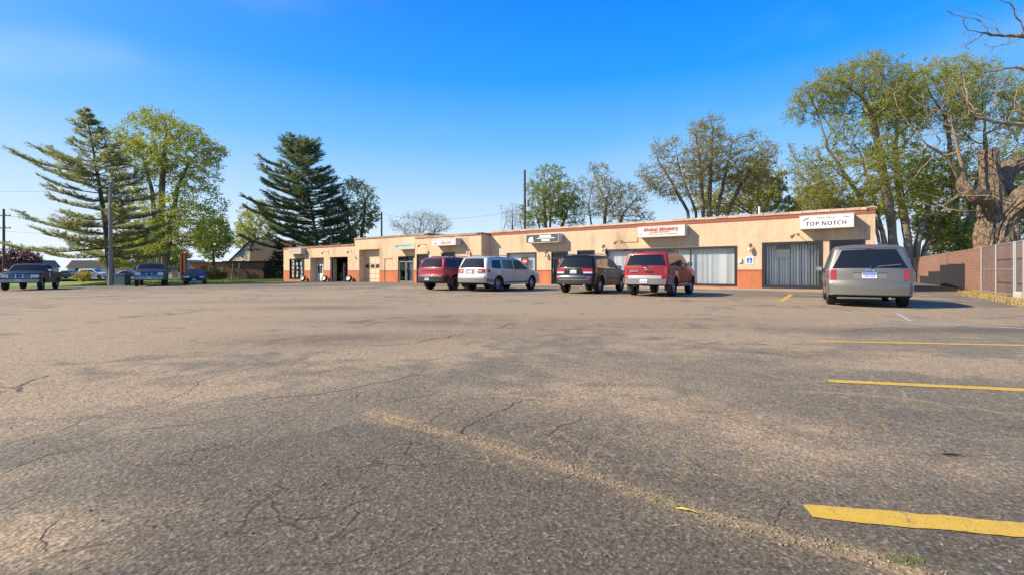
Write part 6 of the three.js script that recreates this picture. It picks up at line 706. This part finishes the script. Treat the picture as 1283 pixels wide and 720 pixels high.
// parked cars across the street, small
function farCar(u, v, D, c, lab, van) { const p = at(u, v, D), h = van ? 1.75 : 1.45, m = makeCar({ name: 'far_car', label: lab, category: 'car', paint: paint(c, .2), W: 1.85, belt: van ? 1.05 : .92, tumble: .28, wheelR: .33, arch: .38, axles: [.9, 3.6], sill: .26, round: .1, top: van ? [[0, .4], [.02, .8, .05], [.1, 1.1, .1], [.3, 1.62, .1], [1.2, 1.72, .4], [2.4, 1.68, .4], [3.3, 1.1, .25], [4.3, .95, .25], [4.5, .4]] : [[0, .4], [.03, .9, .08], [.6, 1.0, .15], [1.3, 1.40, .3], [2.3, 1.42, .3], [3.3, .96, .25], [4.3, .8, .25], [4.5, .35]], windows: van ? [[[[.5, 1.1], [1.7, 1.08]], [[.6, 1.52], [1.7, 1.55]]], [[[1.78, 1.08], [3.0, 1.08]], [[1.76, 1.55], [2.4, 1.5]]]] : [[[[1.0, 1.0], [1.9, .98]], [[1.38, 1.28], [1.9, 1.33]]], [[[1.97, .98], [3.0, .98]], [[1.95, 1.33], [2.3, 1.31]]]], shield: van ? [2.55, 3.2, .86, .95] : [2.4, 3.2, .86, .95], mirror: [2.8, 1.0] }); m.t.position.set(p[0], -.3, p[2]); m.t.rotation.y = .1; m.t.userData.group = 'cars parked across the street'; }
farCar(118, 350, 81, C(.6, .6, .6), 'white van parked across the street behind the big pine', true); farCar(88, 350, 83, C(.03, .035, .04), 'dark car parked across the street behind the old pickup', false); farCar(163, 350, 84, C(.09, .04, .12), 'purple car parked across the street beside the crew cab pickup', false); farCar(66, 350, 86, C(.3, .3, .3), 'grey car parked across the street behind the old pickup', false);
// ---------------------------------------------------------------- small things on the asphalt
{ const p = ground(860, 641), g = new THREE.BufferGeometry(); g.setAttribute('position', new THREE.Float32BufferAttribute([0, .004, 0, .03, .012, .012, .075, .006, .03, .09, .003, .045, .05, .010, .03], 3)); g.setIndex([0, 1, 4, 1, 2, 4, 2, 3, 4]); g.computeVertexNormals(); g.translate(p.x - .04, .004, -p.D - .02); solo('paint_chip', g, std(C(.75, .6, .03), .6, { side: THREE.DoubleSide }), 'loose curled yellow paint chip beside the sand filled seam', 'paint chip'); }
{ const p = ground(1190, 569); solo('stick', merge([bar([p.x - .035, .004, -p.D], [p.x + .02, .006, -p.D + .012], .004, 6, .006), bar([p.x + .005, .005, -p.D + .01], [p.x + .04, .012, -p.D + .03], .003, 6)]), std(C(.03, .027, .025), .9), 'short dark stick lying on the asphalt near the bay line', 'stick'); }
{ const R = rngOf(101), st = new THREE.IcosahedronGeometry(1, 0); { const p = st.attributes.position; for (let i = 0; i < p.count; i++) { const k = .75 + hash(Math.round(p.getX(i) * 50) + 7, Math.round((p.getY(i) * 3 + p.getZ(i)) * 50)) * .5; p.setXYZ(i, p.getX(i) * k, p.getY(i) * k * .7, p.getZ(i) * k); } st.computeVertexNormals(); } const N = 5200, im = new THREE.InstancedMesh(st, std(C(1, 1, 1), .9), N), d = new THREE.Object3D(), cc = new THREE.Color(); im.name = numbered('gravel'); im.userData.kind = 'stuff'; tag(im, 'loose grit and small stones scattered over the asphalt', 'gravel');
  for (let i = 0; i < N; i++) { let x, D; if (i < 1700) { const k = Math.floor(R() * (ridge.length - 1)), f = R(); x = lerp(ridge[k][0], ridge[k + 1][0], f) + (R() + R() - 1) * .09; D = lerp(ridge[k][1], ridge[k + 1][1], f) + (R() + R() - 1) * .09; } else { D = 1.2 + Math.pow(R(), 1.6) * 9; x = (R() * 2 - 1) * (D * 1.15 + .6); } const s = .0016 + Math.pow(R(), 6) * .006; d.position.set(x, s * .35, -D); d.rotation.set(R() * 6, R() * 6, R() * 6); d.scale.setScalar(s); d.updateMatrix(); im.setMatrixAt(i, d.matrix); const k = .5 + R() * .8; im.setColorAt(i, cc.setRGB(.26 * k, .215 * k, .165 * k)); } scene.add(im); }
{ const R = rngOf(111), A = new Acc(); for (const [u, v, n, s] of [[1140, 705, 40, .03], [1128, 699, 20, .02], [833, 627, 24, .03], [1060, 690, 14, .025], [905, 655, 14, .02]]) { const p = ground(u, v); for (let i = 0; i < n; i++) { const x = p.x + (R() + R() - 1) * .07, z = -p.D + (R() + R() - 1) * .035, a = R() * 6.28, l = s * (.4 + R() * .8), w = .0025, e = [x + Math.cos(a) * l * .8, l * (.3 + R() * .6), z + Math.sin(a) * l * .8], k = .7 + R() * .6; A.tri([x - w, .001, z], [x + w, .001, z], e, [.16 * k, .22 * k, .03 * k], [0, .9, .4]); } } const o = solo('weed_tuft', A.geo(), new THREE.MeshStandardMaterial({ vertexColors: true, roughness: .8, side: THREE.DoubleSide }), 'tiny green weeds sprouting from the sand filled seam', 'weeds'); o.userData.kind = 'stuff'; }

scene.traverse(o => { if (o.isMesh) { o.castShadow = true; o.receiveShadow = true; } });
console.log('tree triangles', leafTree.tris);
renderer.render(scene, camera);
